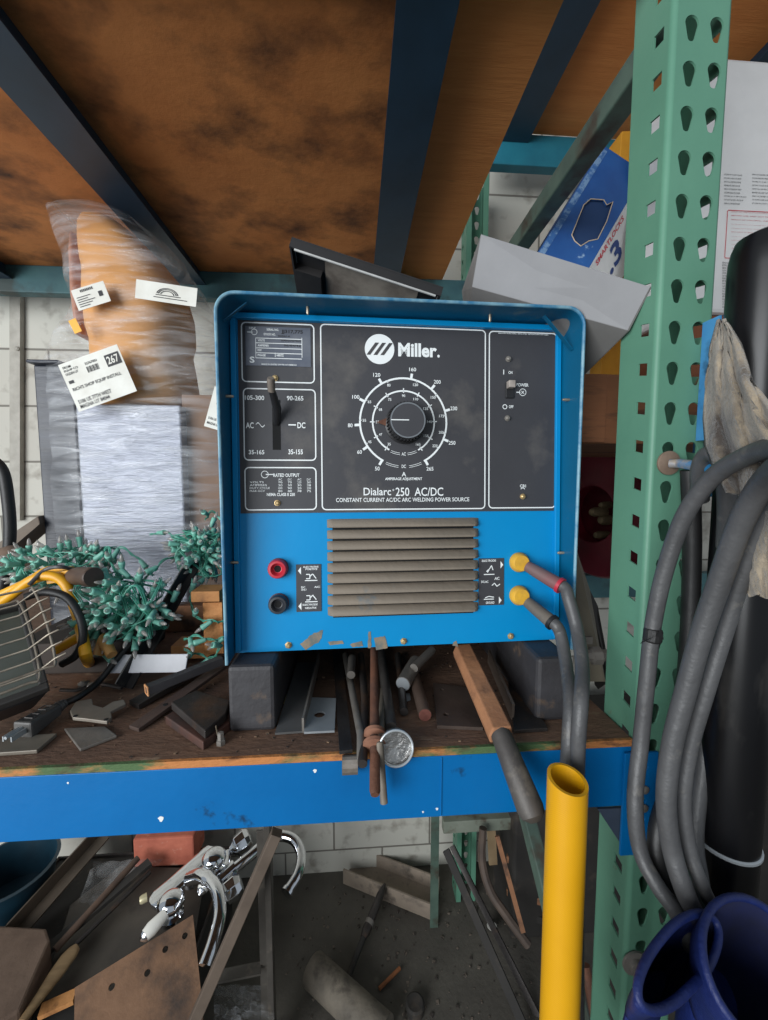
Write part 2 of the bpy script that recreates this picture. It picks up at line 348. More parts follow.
# upper bay: rear beams, cross supports, plywood sheets
UZ = 2.345
one(MB().ext((XB0-.2, 1.44, UZ-.085), (CXL-.002, 1.44, UZ-.085), [(-.02, 0), (.02, 0), (.02, .085), (-.02, .085)]), 'shelf_beam', m_teal,
    'teal rear beam under the upper plywood deck, above the blue welding machine', 'shelf beam', bevel=.003)
b0 = P(515, 130, 1.44); b1 = P(515, 160, 1.44)
one(MB().ext((CXL+.08, 1.44, b1.z-.03), (2.6, 1.44, b1.z-.03), [(-.02, 0), (.02, 0), (.02, .1), (-.02, .1)]), 'shelf_beam', mat('cyan_teal_paint', (40, 126, 146), (30, 104, 126), rough=.5, sc=8),
    'bright teal rear beam of the next bay behind the blue carton', 'shelf beam', bevel=.003)
NZ = b0.z-.01
one(MB().ext((XB0, CF+.02, UZ-.05), (CXL-.004, CF+.02, UZ-.05), [(-.02, 0), (.02, 0), (.02, .085), (-.02, .085)]), 'shelf_beam', m_bblue,
    'blue front beam of the upper deck just above the picture', 'shelf beam', bevel=.003)
def sheet(x0, x1, y0, y1, z, m, lab, sk=0):
    p = [(x0, y0, z), (x1, y0, z), (x1+sk, y1, z), (x0, y1, z)]
    return one(MB().hexa([V(q) for q in p]+[V(q)+V((0, 0, .015)) for q in p]), 'upper_deck_board', m, lab, 'shelf board')
sheet(-1.35, .105, .48, 1.45, UZ, m_ply, 'stained dark-spotted plywood sheet overhead, left of the middle support')
q0, q1 = PZ(607, 10, UZ), PZ(443, 278, UZ)
sheet(.107, q1.x+.0, .48, 1.45, UZ, m_ply2, 'cleaner orange plywood sheet overhead, right of the middle support')
def support(xa, y0, y1, z, lab, m=m_dbeam, w=.085, name='deck_support', xb=None):
    xb = xa if xb is None else xb
    prof = [(-w/2, -.045), (w/2, -.045), (w/2, -.041), (w*.28, -.036), (w*.28, 0), (-w*.28, 0), (-w*.28, -.036), (-w/2, -.041)]
    return one(MB().ext((xa, y0, z-.001), (xb, y1, z-.001), prof), name, m, lab, 'support bar', smooth=False)
def sx(px, py): return PZ(px, py, UZ-.03).x
support(-.535, .505, 1.418, UZ, 'dark blue deck support running overhead at the left, above the shrink-wrapped bundle')
support(.100, .505, 1.418, UZ, 'dark blue deck support running overhead in the middle, above the tilted black tray')
support(-1.14, .505, 1.418, UZ, 'short visible dark support end at the far left edge, below the plywood')
# next bay overhead
support(.545, .5, 1.418, NZ, 'dark blue deck support seen through the gap left of the green upright', w=.09)
one(MB().ext((CXL+.08, CF+.02, NZ-.14), (2.6, CF+.02, NZ-.14), [(-.02, 0), (.02, 0), (.02, .0935), (-.02, .0935)]), 'shelf_beam', m_bblue, 'front beam of the upper deck in the next bay just above the picture', 'shelf beam', bevel=.003)
support(1.15, .5, 1.418, NZ, 'dark blue deck support in the top right corner above the white carton', w=.09)
one(MB().box((1.38, .96, NZ+.008), (1.72, .96, .015)), 'upper_deck_board', m_ply2, 'plywood sheet of the next bay in the top right corner', 'shelf board')
# ================================================================== the welding machine
FL = V((-.184, .56, 1.398)); FR = V((.331, .576, 1.398))      # front lip, bottom corners
UX = (FR-FL).normalized(); UY = V((-UX.y, UX.x, 0)); UZV = V((0, 0, 1))
WW = (FR-FL).length; WH = P(217, 291, .56).z-FL.z; WD = .62
fr = Pl(FL, UX, UZV)          # lip plane
m_wb = mat('machine_blue', (0, 140, 200), (0, 126, 186), rough=.36, spec=.35, sc=4, soft=.3, dirt=(60, 92, 104), dsc=34, dth=.72, dsoft=.02, bump=.05, bsc=60)
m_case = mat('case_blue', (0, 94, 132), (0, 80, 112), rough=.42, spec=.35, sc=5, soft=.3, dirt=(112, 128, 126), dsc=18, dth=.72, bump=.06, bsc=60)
m_face = mat('charcoal_panel', (64, 64, 68), (54, 54, 58), rough=.5, sc=7, soft=.3, dirt=(98, 94, 90), dsc=9, dth=.68, dsoft=.12, bump=.05)
m_dust = mat('dusty_louvre_paint', (132, 120, 106), (112, 104, 94), rough=.75, sc=9, soft=.3, dirt=(72, 100, 116), dsc=14, dth=.7, bump=.25, bsc=90)
wm = thing('welding_machine', 'blue arc welding machine with a charcoal control panel, round dial and louvred front', 'welding machine', (FL+FR)/2)
# wrapper: a folded sheet, open at the front, rounded upper corners
def wrap_profile(ins):
    r = .026-ins*.5; o = [(ins, 0)]
    for cx, a0 in ((ins+r, 180), (WW-ins-r, 90)):
        for i in range(9):
            a = math.radians(a0-90*i/8); o.append((cx+r*math.cos(a), WH-ins-r+r*math.sin(a)))
    return o+[(WW-ins, 0)]
mb = MB(); outer = wrap_profile(0); inner = wrap_profile(.003); n = len(outer)
vs = []
for prof, w0 in ((outer, 0), (outer, -WD), (inner, -WD), (inner, 0)): vs += [fr.pt(u, v, w0) for u, v in prof]
fs = []
for k in range(4):
    a, b = k*n, ((k+1) % 4)*n
    fs += [(a+i, a+i+1, b+i+1, b+i) for i in range(n-1)]
fs += [(0, n, 2*n, 3*n), (n-1, 2*n-1, 3*n-1, 4*n-1)]
mb.add(vs, fs)
build(mb, 'case_wrapper', m_case, wm, smooth=True)
# rolled bead along the lip
bead = MB().tube([fr.pt(u, v, .0005) for u, v in wrap_profile(.0008)], .0024, 8)
build(bead, 'lip_edge', mat('scuffed_edge_blue', (120, 160, 176), (44, 110, 148), rough=.4, sc=30, soft=.1), wm, smooth=True)
# folded inner corner gussets
mb = MB()
mb.add([fr.pt(WW-.05, WH-.004, -.02), fr.pt(WW-.004, WH-.052, -.02), fr.pt(WW-.004, WH-.052, -.028), fr.pt(WW-.05, WH-.004, -.028)], [(0, 1, 2, 3)])
build(mb, 'corner_gusset', m_case, wm, solid=.001); mb = MB()
mb.add([fr.pt(.036, WH-.004, -.02), fr.pt(.004, WH-.03, -.02), fr.pt(.004, WH-.03, -.026), fr.pt(.036, WH-.004, -.026)], [(0, 1, 2, 3)])
build(mb, 'corner_gusset', m_case, wm, solid=.001)
# front panel, leaning: set back .08 at the top and .042 at the bottom
BACKT, BACKB = .060, .036
po = fr.pt(0, .001, -BACKB); pv = fr.pt(0, WH, -BACKT)-fr.pt(0, .001, -BACKB)
pn = Pl(po, UX, pv); PH = pv.length
def pw(px, py, w):
    q = Pl(pn.pt(0, 0, w), pn.u, pn.v); return q.at(px, py)
g = MB(); lx0, lv1 = pn.hit(327, 519); lx1, lv0 = pn.hit(478, 612)
g.plate([[(.003, 0), (WW-.003, 0), (WW-.003, PH-.003), (.003, PH-.003)]], pn.mat(0, 0, -.0015), .003)
g.box(pn.pt(WW/2, .001, -.008), (WW-.006, .014, .003), (pn.u, pn.n, pn.v))
panel = build(g, 'front_panel', m_wb, wm)
# flanges of the panel against the case
g = MB()
g.hexa([pn.pt(u, v, w) for w in (0, .009) for u, v in ((.004, PH-.014), (WW-.004, PH-.014), (WW-.004, PH-.006), (.004, PH-.006))])
for u in (.0045, WW-.0125): g.hexa([pn.pt(a, v, w) for w in (0, .006) for a, v in ((u, .004), (u+.008, .004), (u+.008, PH-.008), (u, PH-.008))])
build(g, 'panel_flange', m_wb, wm, bevel=.001)
build(MB().box(fr.pt(WW/2, WH/2, -WD+.01), (WW-.008, .003, WH-.01), (UX, UY, UZV)), 'rear_panel', m_case, wm)
build(MB().box(fr.pt(WW/2, .003, -WD/2-.02), (WW-.008, WD-.05, .003), (UX, UY, UZV)), 'base_panel', m_case, wm)
# louvres: nine folded blades
g = MB(); sl = MB(); NL = 9; pit = (lv1-lv0)/NL
for k in range(NL):
    v = lv1-pit*k
    a = []
    for u, q in ((lx0, 0), (lx0+.003, .55), (lx0+.009, 1), (lx1-.009, 1), (lx1-.003, .55), (lx1, 0)):
        a.append([pn.pt(u, v-.001*(1-q), .0004), pn.pt(u, v-pit*.15, .006*q+.0004), pn.pt(u, v-pit*.5, .012*q+.0004), pn.pt(u, v-pit*.72, .0125*q+.0004), pn.pt(u, v-pit*.78, .0105*q+.0004), pn.pt(u, v-pit*.76, .0004)])
    g.grid(a); sl.quad(pn, lx0+.008, v-pit*1.06, lx1-.008, v-pit*.74, .0003)
build(sl, 'louvre_slit', m_dark, wm, keep=True)
build(g, 'louvre_blade', m_dust, wm, smooth=True, keep=True)
# dust streaks and chips on the panel are paint wear
# charcoal label plate
c0 = pn.hit(238, 317); c1 = pn.hit(554, 512); CU0, CU1 = c0[0], c1[0]; CV1 = c0[1]-.0005; CV0 = pn.hit(400, 512)[1]
LU0 = pn.hit(239, 400)[0]; LU1 = pn.hit(555, 400)[0]
lab = build(MB().box(pn.pt((LU0+LU1)/2, (CV0+CV1)/2, .0006), (LU1-LU0, .0012, CV1-CV0), (pn.u, pn.n, pn.v)), 'control_panel', m_face, wm)
g = MB(); T = .0016
def rr(px0, py0, px1, py1, r=.007, t=.0018):
    a, b = pn.hit(px0, py0); c, d = pn.hit(px1, py1); g.rrect(pn, a, d, c, b, r, t, T)
rr(241, 322, 315, 384); rr(243, 388, 316.5, 461); rr(244.5, 467, 317, 510); rr(320, 324, 485, 509); rr(488.5, 331, 555, 508)
# --- logo and maker's name
u, v = pn.hit(379.5, 349.5); RL = .0225
g.text(pn, 'Miller', 398, 343, 436.5, 358, bold=.035, w=T); g.text(pn, '.', 437, 355, 439.5, 358, bold=.02, w=T)
# the round badge with three slanted bars cut out: drawn as a disc with dark bars on it
g.ring(pn, u, v, 0, RL, w=T)
bars = MB()
for k in (-1, 0, 1):
    x = u+k*.0105
    bars.add([pn.pt(x-.0095, v-.009, T+.0005), pn.pt(x-.0040, v-.009, T+.0005), pn.pt(x+.0095, v+.0095, T+.0005), pn.pt(x+.0040, v+.0095, T+.0005)], [(0, 1, 2, 3)])
# --- dial scales
KU, KV = pn.hit(404.6, 424.2)
DU, DV = pn.hit(403.5, 422.5)
RO = (pn.hit(447.5, 426)[0]-pn.hit(359.5, 426)[0])/2; RI = RO*.715
g.ring(pn, DU, DV, RO-.0028, RO, -62, 242, T); g.ring(pn, DU, DV, RI-.0024, RI, -62, 242, T)
def lbl(s, r, a, h=.0055, th=.0): 
    a = math.radians(a); x = DU+r*math.cos(a); y = DV+r*math.sin(a); wd = h*.62*len(s)
    g.text(pn, s, 0, 0, 0, 0, bold=.012, w=T, sc=(x-wd/2, y-h/2, x+wd/2, y+h/2))
def tick(r0, r1, a, wd=.0012):
    a = math.radians(a); d = V((math.cos(a), math.sin(a))); q = V((-d.y, d.x))*wd
    pts = [V((DU, DV))+d*r0-q, V((DU, DV))+d*r1-q, V((DU, DV))+d*r1+q, V((DU, DV))+d*r0+q]
    g.add([pn.pt(p.x, p.y, T) for p in pts], [(0, 1, 2, 3)])
for s, a in (('50', 240), ('60', 214), ('80', 184), ('100', 153), ('120', 120), ('160', 80), ('200', 50), ('230', 16), ('250', -22), ('265', -60)):
    tick(RO, RO+.007, a, .0019); lbl(s, RO+.0135, a, .0058)
for s, a in (('45', 210), ('55', 178), ('65', 150), ('80', 112), ('120', 72), ('150', 40), ('175', 10), ('200', -14), ('220', -36)): lbl(s, RO-.008, a, .0042); tick(RO-.004, RO, a, .0007)
for s, a in (('35', 236), ('47', 208), ('55', 180), ('68', 152), ('75', 122), ('90', 90), ('110', 62), ('125', 32), ('140', 2), ('155', -30), ('165', -56)): lbl(s, RI-.0085, a, .0040); tick(RI-.004, RI+.003, a, .0008)
lbl('AC', RI*.99, 270, .0052); lbl('DC', RO*.985, 270, .0052)
for R_ in (RI, RO):
    for a0, a1 in ((246, 263), (277, 294)):
        for q in (-.0012, .0014): g.ring(pn, DU, DV, R_+q-.0006, R_+q, a0, a1, T)
g.text(pn, 'A', 401.5, 472, 406, 476.5, bold=.01, w=T); g.text(pn, 'AMPERAGE ADJUSTMENT', 385, 477.5, 422, 481, bold=.02, w=T)
g.text(pn, 'Dialarc', 363.5, 487.8, 391, 495.3, bold=.008, w=T); g.text(pn, '250  AC/DC', 395.5, 487.6, 443, 495.9, bold=.008, w=T)
g.ring(pn, *pn.hit(393.2, 490), .0008, .0014, w=T)
g.text(pn, 'CONSTANT CURRENT AC/DC ARC WELDING POWER SOURCE', 336, 498, 469, 501.3, bold=.01, w=T)
# --- left column: rating plate, range switch, rated output
g.text(pn, '105-300', 245, 395.5, 264.5, 400.5, bold=.02, w=T); g.text(pn, '90-265', 287, 396, 303.5, 401, bold=.02, w=T)
g.text(pn, 'AC', 246, 422.5, 254, 428.5, bold=.015, w=T); g.text(pn, 'DC', 297.5, 422.5, 305.5, 428.5, bold=.015, w=T)
g.text(pn, '35-165', 249, 450, 264.5, 454.5, bold=.02, w=T); g.text(pn, '35-155', 288.5, 449.5, 303, 454.5, bold=.02, w=T)
def wavy(px, py, wpx, amp, tk=.0007):
    u, v = pn.hit(px, py); wu = wpx/ (FPX/.64)
    A = [V((u+wu*i/16, v+amp*math.sin(2*math.pi*i/16))) for i in range(17)]
    g.add([pn.pt(p.x, p.y+s, T) for p in A for s in (-tk, tk)], [(2*i, 2*i+1, 2*i+3, 2*i+2) for i in range(16)])
wavy(256, 425, 8, .003); wavy(288.5, 425, 7, 0, .0009)
def circ(px, py, r, t=.0009): u, v = pn.hit(px, py); g.ring(pn, u, v, r-t, r, w=T)
circ(265, 474.5, .0055); wavy(266, 474.5, 7, 0); g.text(pn, 'RATED OUTPUT', 273.5, 473.5, 299.5, 477, bold=.02, w=T)
for i, c in enumerate((('AC', '70', '30', '100', '80'), ('DC', '70', '30', '90', '80'), ('AC', '235', '30', '20', '78'), ('DC', '200', '28', '20', '75'))):
    for j, s in enumerate(c): g.text(pn, s, 278.5+9.5*i, 478.5+2.9*j, 282.5+9.5*i, 480.5+2.9*j, bold=.0, w=T)
for j, s in enumerate(('VOLTS', 'AMPERES', 'DUTY CYCLE', 'MAX OCV')): g.text(pn, s, 250, 481.3+2.9*j, 250+(14, 17, 20, 15)[j], 483.2+2.9*j, bold=.0, w=T)
g.text(pn, 'NEMA CLASS II 250', 267, 493, 295, 496, bold=.02, w=T)
# --- right column: power switch legends
g.text(pn, 'MILLER ELECTRIC MFG CO, APPLETON WI USA', 498, 333, 548, 336, bold=.02, w=T)
g.text(pn, 'ON', 508, 371.3, 512, 374.3, bold=.02, w=T); g.quad(pn, pn.hit(505, 0)[0]-.0007, pn.hit(505, 374.8)[1], pn.hit(505, 0)[0]+.0007, pn.hit(505, 370)[1], T)
g.text(pn, 'POWER', 516, 383.5, 528, 387, bold=.02, w=T); circ(522.3, 392.5, .0058); wavy(516, 392.5, 4, 0)
g.text(pn, 'X', 520.5, 391, 524, 394, bold=.02, w=T)
circ(504.5, 407, .0038, .0011); g.text(pn, 'OFF', 508.5, 405.5, 513, 408.5, bold=.02, w=T)
g.text(pn, 'CB1', 519.5, 484.5, 525.5, 487.5, bold=.02, w=T)
u, v = pn.hit(522.3, 490); g.ring(pn, u, v, .0028, .0038, 20, 160, T)
build(g, 'panel_lettering', m_white, lab, keep=True)
build(bars, 'logo_bars', m_face, lab, keep=True)
# worn rating plate
a, b = pn.hit(245.5, 326.5); c, d = pn.hit(311, 367.5)
rp = build(MB().box(pn.pt((a+c)/2, (b+d)/2, .0018), (c-a, .001, b-d), (pn.u, pn.n, pn.v)), 'rating_plate', mat('rating_plate_blue', (84, 90, 104), (112, 116, 124), rough=.4, sc=22, metal=.2), lab)
g = MB(); T = .0026
g.text(pn, 'INPUT', 249.5, 327.6, 256, 329.8, bold=.02, w=T); circ(254.6, 332.6, .0045); wavy(247.5, 332.6, 5, 0)
g.text(pn, 'SERIAL NO.', 267, 329, 279, 331.7, bold=.02, w=T); g.text(pn, 'STOCK NO.', 264, 333.7, 276, 336.4, bold=.02, w=T)
for y0 in (338.6, 343.4, 348.4, 353.3, 358.4):
    a, b = pn.hit(256, y0); c, _ = pn.hit(302, y0); g.quad(pn, a, b-.0005, c, b+.0005, T)
for x0 in (256, 302): a, b = pn.hit(x0, 338.6); _, d = pn.hit(x0, 358.4); g.quad(pn, a-.0004, d, a+.0004, b, T)
a, b = pn.hit(275.5, 353.3); _, d = pn.hit(x0, 358.4); g.quad(pn, a-.0004, d, a+.0004, b, T)
for s, x, y, w_ in (('VOLTS', 258, 339.8, 7), ('AMPERES', 258, 344.9, 11), ('KW', 258, 349.6, 4), ('PHASE', 258, 354.6, 8), ('HERTZ', 277, 354.8, 7)): g.text(pn, s, x, y, x+w_, y+2.4, bold=.03, w=T)
g.text(pn, 'S', 250, 357, 255, 363.5, bold=.03, w=T); g.text(pn, 'MADE IN UNITED STATES OF AMERICA', 262, 364, 297, 366.3, bold=.02, w=T)
build(g, 'plate_lettering', m_white, rp, keep=True)
g = MB()
g.text(pn, 'JJ317,775', 281.5, 330.3, 303, 335.5, bold=.03, w=T); g.text(pn, '903614', 278, 335.8, 290, 338, bold=.02, w=T)
g.text(pn, '200/230/460', 281, 340, 301, 342.6, bold=.02, w=T); g.text(pn, '96/84/42', 284, 345, 301, 347.5, bold=.02, w=T)
build(g, 'stamped_numbers', m_ink, rp, keep=True)
# range lever in its slot
a, b = pn.hit(272.3, 400); c, d = pn.hit(281, 450)
build(MB().quad(pn, a, d, c, b, .0016), 'lever_slot', m_dark, lab, keep=True)
lv = build(MB().tube([pn.at(276.8, 424, .0), pw(277, 408, .018), pw(273.5, 396, .036), pw(271.5, 389, .044)], [.005, .0062, .0052, .0048], 10), 'range_lever', m_black, wm, smooth=True)
build(MB().tube([pw(271.6, 391, .042), pw(271, 381, .052), pw(270.8, 378, .055)], [.0052, .0056, .0045], 12), 'lever_grip', mat('worn_grip', (122, 112, 102), (84, 78, 74), rough=.6, sc=40), lv, smooth=True)
# main dial knob
kc = pn.pt(KU, KV, .001); KR = .0268
kn = build(MB().lathe(kc, pn.n, [(KR+.004, 0), (KR+.004, .004), (KR+.001, .006), (KR, .03), (KR-.001, .0315), (0, .0315)], 48), 'dial_knob', m_black, wm, smooth=True)
g = MB()
for i in range(36):
    a = math.radians(10*i); d = pn.u*math.cos(a)+pn.v*math.sin(a); g.box(kc+d*(KR+.0008)+pn.n*.016, (.003, .0016, .024), (d, pn.n.cross(d), pn.n))
build(g, 'knob_ribs', m_black, kn)
k2 = Pl(kc+pn.n*.0315, pn.u, pn.v)
build(MB().ring(k2, 0, 0, KR-.0028, KR-.0008, w=.0004), 'knob_rim', mat('satin_aluminium', (160, 164, 168), rough=.3, metal=.8), kn, keep=True)
build(MB().ring(k2, 0, 0, 0, KR-.003, w=.0003), 'knob_cap', m_face, kn, keep=True)
build(MB().quad(k2, -KR+.002, -.0005, .0015, .0009, .0008), 'pointer_line', m_white, kn, keep=True)
g = MB().add([pn.at(376, 422.5, .002), pn.at(387, 418.5, .006), pn.at(387, 427, .006), pn.at(376, 422.6, .005)], [(0, 1, 2), (0, 1, 3), (0, 2, 3), (1, 2, 3)])
build(g, 'knob_pointer', m_rust, kn)
# power toggle
a, b = pn.hit(507.5, 381); 
sw = build(MB().box(pn.at(509, 391, .002), (.014, .004, .024), (pn.u, pn.n, pn.v)), 'power_switch', m_black, wm, bevel=.001)
build(MB().box(pn.at(508.8, 386, .008), (.0105, .012, .011), (pn.u, pn.n, pn.v)), 'toggle', mat('toggle_grey', (170, 160, 152), (120, 112, 106), rough=.5, sc=50), sw, bevel=.001)
# screws
def screw(pl_, px, py, r, m=m_screw, w=.0012, par=None, nm='screw', hx=False):
    return build(MB().lathe(pl_.at(px, py, w), pl_.n, [(r*1.35, 0), (r*1.35, .0012), (r, .0014), (r, .004), (r*.6, .0052), (0, .0052)], 6 if hx else 14), nm, m, par or wm, smooth=True)
for x, y, m in ((275.3, 378.5, m_brassy), (277.6, 503, m_brassy), (522.3, 496.5, m_brassy), (508, 359.5, m_grey), (507, 418.5, m_grey)): screw(pn, x, y, .0034, m)
for x, y in ((288.5, 645), (403.5, 641), (510.5, 636)): screw(pn, x, y, .0040, m_brassy, 0, hx=True)
# bolts poking through the wrapper lips
def lipbolt(p, d): build(MB().lathe(p, d, [(.0022, 0), (.0022, .009), (.0014, .0105)], 10), 'wrapper_bolt', m_screw, wm, smooth=True)
for u in (.118, .385): lipbolt(fr.pt(u, WH-.003, -.03), -UZV)
for v in (WH-.13, .14): lipbolt(fr.pt(.003, v, -.028), UX); lipbolt(fr.pt(WW-.003, v+.005, -.028), -UX)
# remote / output sockets
def ringpart(px, py, prof, m, nm, par=None, n=24): return build(MB().lathe(pn.at(px, py, 0), pn.n, prof, n), nm, m, par or wm, smooth=True)
for px, py, col in ((278.5, 568, (186, 40, 56)), (279, 603, (44, 46, 52))):
    m = mat('socket_%d' % col[0], col, rough=.4)
    s_ = ringpart(px, py, [(.0135, 0), (.0145, .003), (.0142, .011), (.0125, .0142), (.0095, .0145), (.008, .012), (.0062, .008), (0, .006)], m, 'output_socket')
    ringpart(px, py, [(.0152, 0), (.0152, .0035), (.014, .004)], mat('socket_collar', (88, 44, 50) if col[0] > 100 else (60, 60, 64), rough=.5), 'socket_collar', s_)
    build(MB().lathe(pn.at(px, py, .0065), pn.n, [(.0058, 0), (.0058, .0012), (0, .0013)], 16), 'socket_hole', m_dark, s_, smooth=True)
for px, py in ((518.5, 562), (518.5, 595)):
    ringpart(px, py, [(.0155, 0), (.016, .004), (.0135, .011), (.012, .013), (0, .013)], mat('yellow_plastic_socket', (226, 174, 52), (196, 150, 60), rough=.5, sc=60), 'output_socket')
# the two little legend plates
def legend(x0, y0, x1, y1, side):
    global g
    a, b = pn.hit(x0, y0); c, d = pn.hit(x1, y1)
    p_ = build(MB().box(pn.pt((a+c)/2, (b+d)/2, .0006), (c-a, .0012, b-d), (pn.u, pn.n, pn.v)), 'legend_plate', m_face, wm)
    g = MB(); T = .0016; H = b-d; Wd = c-a
    L = lambda s, f0, f1, h0, h1: g.text(pn, s, 0, 0, 0, 0, bold=.02, w=T, sc=(a+Wd*f0, d+H*h0, a+Wd*f1, d+H*h1))
    def tri(fx, fy, s): x = a+Wd*fx; y = d+H*fy; g.add([pn.pt(x, y+.0058, T), pn.pt(x, y-.0058, T), pn.pt(x-.0045*s, y, T)], [(0, 1, 2)])
    def line(*pp, tk=.0007):
        for (x0, y0), (x1, y1) in zip(pp, pp[1:]):
            p0 = V((a+Wd*x0, d+H*y0)); p1 = V((a+Wd*x1, d+H*y1)); q = (p1-p0).normalized(); q = V((-q.y, q.x))*tk
            g.add([pn.pt(*(p0-q), T), pn.pt(*(p1-q), T), pn.pt(*(p1+q), T), pn.pt(*(p0+q), T)], [(0, 1, 2, 3)])
    if side < 0:
        tri(.2, .87, 1); tri(.2, .12, 1)
        L('ELECTRODE', .3, .9, .93, .965); L('POSITIVE', .38, .85, .88, .92); L('DC', .2, .36, .5, .54); L('ONLY', .2, .42, .45, .49); L('AC', .72, .95, .5, .54)
        for y in (.7, .25): line((.4, y+.09), (.55, y+.09), (.55, y), (.4, y)); line((.55, y+.04), (.66, y+.1), (.8, y)); line((.35, y-.04), (.85, y-.04))
        L('ELECTRODE', .25, .85, .13, .17); L('NEGATIVE', .35, .8, .06, .1)
    else:
        tri(.86, .86, -1); tri(.8, .1, -1)
        L('ELECTRODE', .12, .68, .93, .975); L('GROUND', .28, .62, .03, .08)
        line((.2, .66), (.62, .66)); line((.34, .7), (.5, .85), (.56, .75)); line((.42, .78), (.3, .72)); L('DC-AC', .1, .38, .48, .53); L('AC', .62, .82, .54, .6)
        line((.52, .42), (.62, .47), (.72, .4), (.84, .45)); line((.2, .13), (.6, .13)); line((.25, .16), (.4, .19), (.6, .17))
    build(g, 'legend_print', m_white, p_, keep=True)
legend(296, 564.5, 321.5, 611, -1); legend(478.5, 558.5, 503.5, 604.5, 1)
# bare, scraped patches low on the front
def blotch(name, pts, m, w=.0004):
    A = [pn.hit(*q) for q in pts]; o = []
    for i in range(len(A)):
        p, q = V(A[i]), V(A[(i+1) % len(A)])
        for t in range(5):
            r = p.lerp(q, t/5); k = noise.noise(V((r.x*300, r.y*300, 2)))*.0022; o.append((r.x+k, r.y-k))
    build(MB().plate([o], pn.mat(0, 0, w), .0003), name, m, panel)
m_scr = mat('scraped_primer', (140, 124, 104), (100, 106, 104), rough=.8, sc=60, soft=.1)
for pts in ([(300, 644), (312, 634), (323, 630), (321, 640), (306, 650)], [(368, 632), (371, 631), (371, 648), (368, 648)], [(374, 638), (385, 636), (388, 648), (376, 650)],
            [(452, 645), (456, 640), (458, 647)], [(328, 642), (342, 640), (344, 644), (330, 645)], [(350, 644), (362, 641), (363, 646), (352, 647)]): blotch('scraped_patch', pts, m_scr)
# feet: two steel channel blocks
def foot(px0, px1, pyb, nm='foot', d=.5):
    a = PZ(px0, pyb, SH); b = PZ(px1, pyb, SH)
    c = (a+b)/2; return build(MB().hexa([V(q) for q in ((a.x, a.y, SH), (b.x, a.y, SH), (b.x, a.y+d, SH), (a.x, a.y+d, SH), (a.x, a.y, FL.z-.001), (b.x, a.y, FL.z-.001), (b.x, a.y+d, FL.z-.001), (a.x, a.y+d, FL.z-.001))]), nm, mat('dusty_black_block', (58, 57, 60), (44, 42, 44), rough=.6, sc=14, dirt=(104, 84, 66), dsc=20, dth=.66, bump=.3), wm, bevel=.006)
foot(229, 275, 733); foot(536, 572, 722)
# welding leads: boot plugged in the yellow sockets
def lead(name, s, e, col, pts, lab_, lip):
    A = pn.at(*s, .012); t = thing(name, lab_, 'welding cable', A, 'welding leads plugged into the machine'); B = e
    build(MB().tube([A, A.lerp(B, .25), A.lerp(B, .9), B], [.0085, .0095, .0105, .0112], 16), 'plug_boot', col, t, smooth=True)
    build(MB().tube([B-(B-A).normalized()*.004, B+(B-A).normalized()*.001], .0122, 16), 'boot_rim', lip, t, smooth=True)
    build(MB().tube(spline([B-(B-A)*.1]+[B+(B-A)*.12]+pts, 8), .0088, 14), 'cable', m_rubber, t, smooth=True)
m_boot = mat('maroon_boot', (128, 76, 78), (104, 92, 90), rough=.5, sc=20, soft=.2)
lead('welding_lead', (524, 565), P(561, 586, .56), m_boot, [P(569, 600, .545), P(577, 630, .53), P(582, 665, .49), P(581, 700, .45), P(578, 740, .44), P(577, 790, .45), P(577, 880, .46), P(577, 960, .46), P(578, 1060, .46)],
     'grey welding cable with a maroon boot in the upper yellow socket', mat('red_rim', (176, 44, 62), rough=.4))
lead('welding_lead', (524, 600), P(553, 623, .56), mat('grey_boot', (116, 108, 98), (92, 86, 80), rough=.5, sc=20), [P(561, 636, .55), P(566, 665, .52), P(570, 700, .472), P(569, 740, .452), P(566, 790, .455), P(564, 880, .46), P(563, 960, .46), P(563, 1060, .46)],
     'grey welding cable with a grey boot in the lower yellow socket', m_black)
# ================================================================== on top of the machine
TOP = FL.z+WH
# black shallow tray, open side to the viewer
m_tray = mat('black_tray_paint', (44, 42, 42), (34, 33, 33), rough=.45, sc=12)
m_trayrim = mat('tray_edge_grey', (188, 188, 186), (160, 160, 158), rough=.4, sc=30)
TL, TR = P(289, 246, .62), P(441, 296, .62)
tu = TR-TL; tl = tu.length
tp = Pl(TL, tu, V((.0, -.97, .16))); HT = .24
t = thing('shallow_tray', 'black shallow tray with a pale rim tilted up on top of the blue machine', 'tray', (TL+TR)/2-V((0, 0, .2)))
g = MB()
def tb(u0, v0, u1, v1, w0, w1): return g.hexa([tp.pt(u, v, w) for w in (w0, w1) for u, v in ((u0, v0), (u1, v0), (u1, v1), (u0, v1))])
tb(0, -HT, tl, 0, -.015, -.012)
for a in ((0, -.003, tl, 0), (0, -HT, tl, -HT+.003), (0, -HT+.003, .003, -.003), (tl-.003, -HT+.003, tl, -.003), (.003, -HT+.003, .045, -.05)): tb(*a, -.0125, 0)
build(g, 'tray_body', m_tray, t)
g = MB()
g.tube([tp.pt(u, v, -.013) for u, v in ((.002, -.002), (tl-.002, -.002), (tl-.002, -HT+.002), (.002, -HT+.002))], .0026, 8, closed=True)
build(g, 'rim', m_trayrim, t, smooth=True)
g = MB().tube([tp.pt(.008, -.002, .001), tp.pt(tl-.008, -.002, .001)], .0018, 6); build(g, 'inner_bead', m_trayrim, t)
g = MB(); tb(.05, -.16, .2, -.022, -.0119, -.0105)
build(g, 'dusty_liner', mat('dusty_liner', (150, 140, 128), (96, 86, 78), rough=.8, sc=9, soft=.1), t)
build(MB().lathe(tp.pt(.004, -.05, -.02), tp.u, [(.003, 0), (.003, .001), (0, .0015)], 10), 'rivet', m_screw, t)
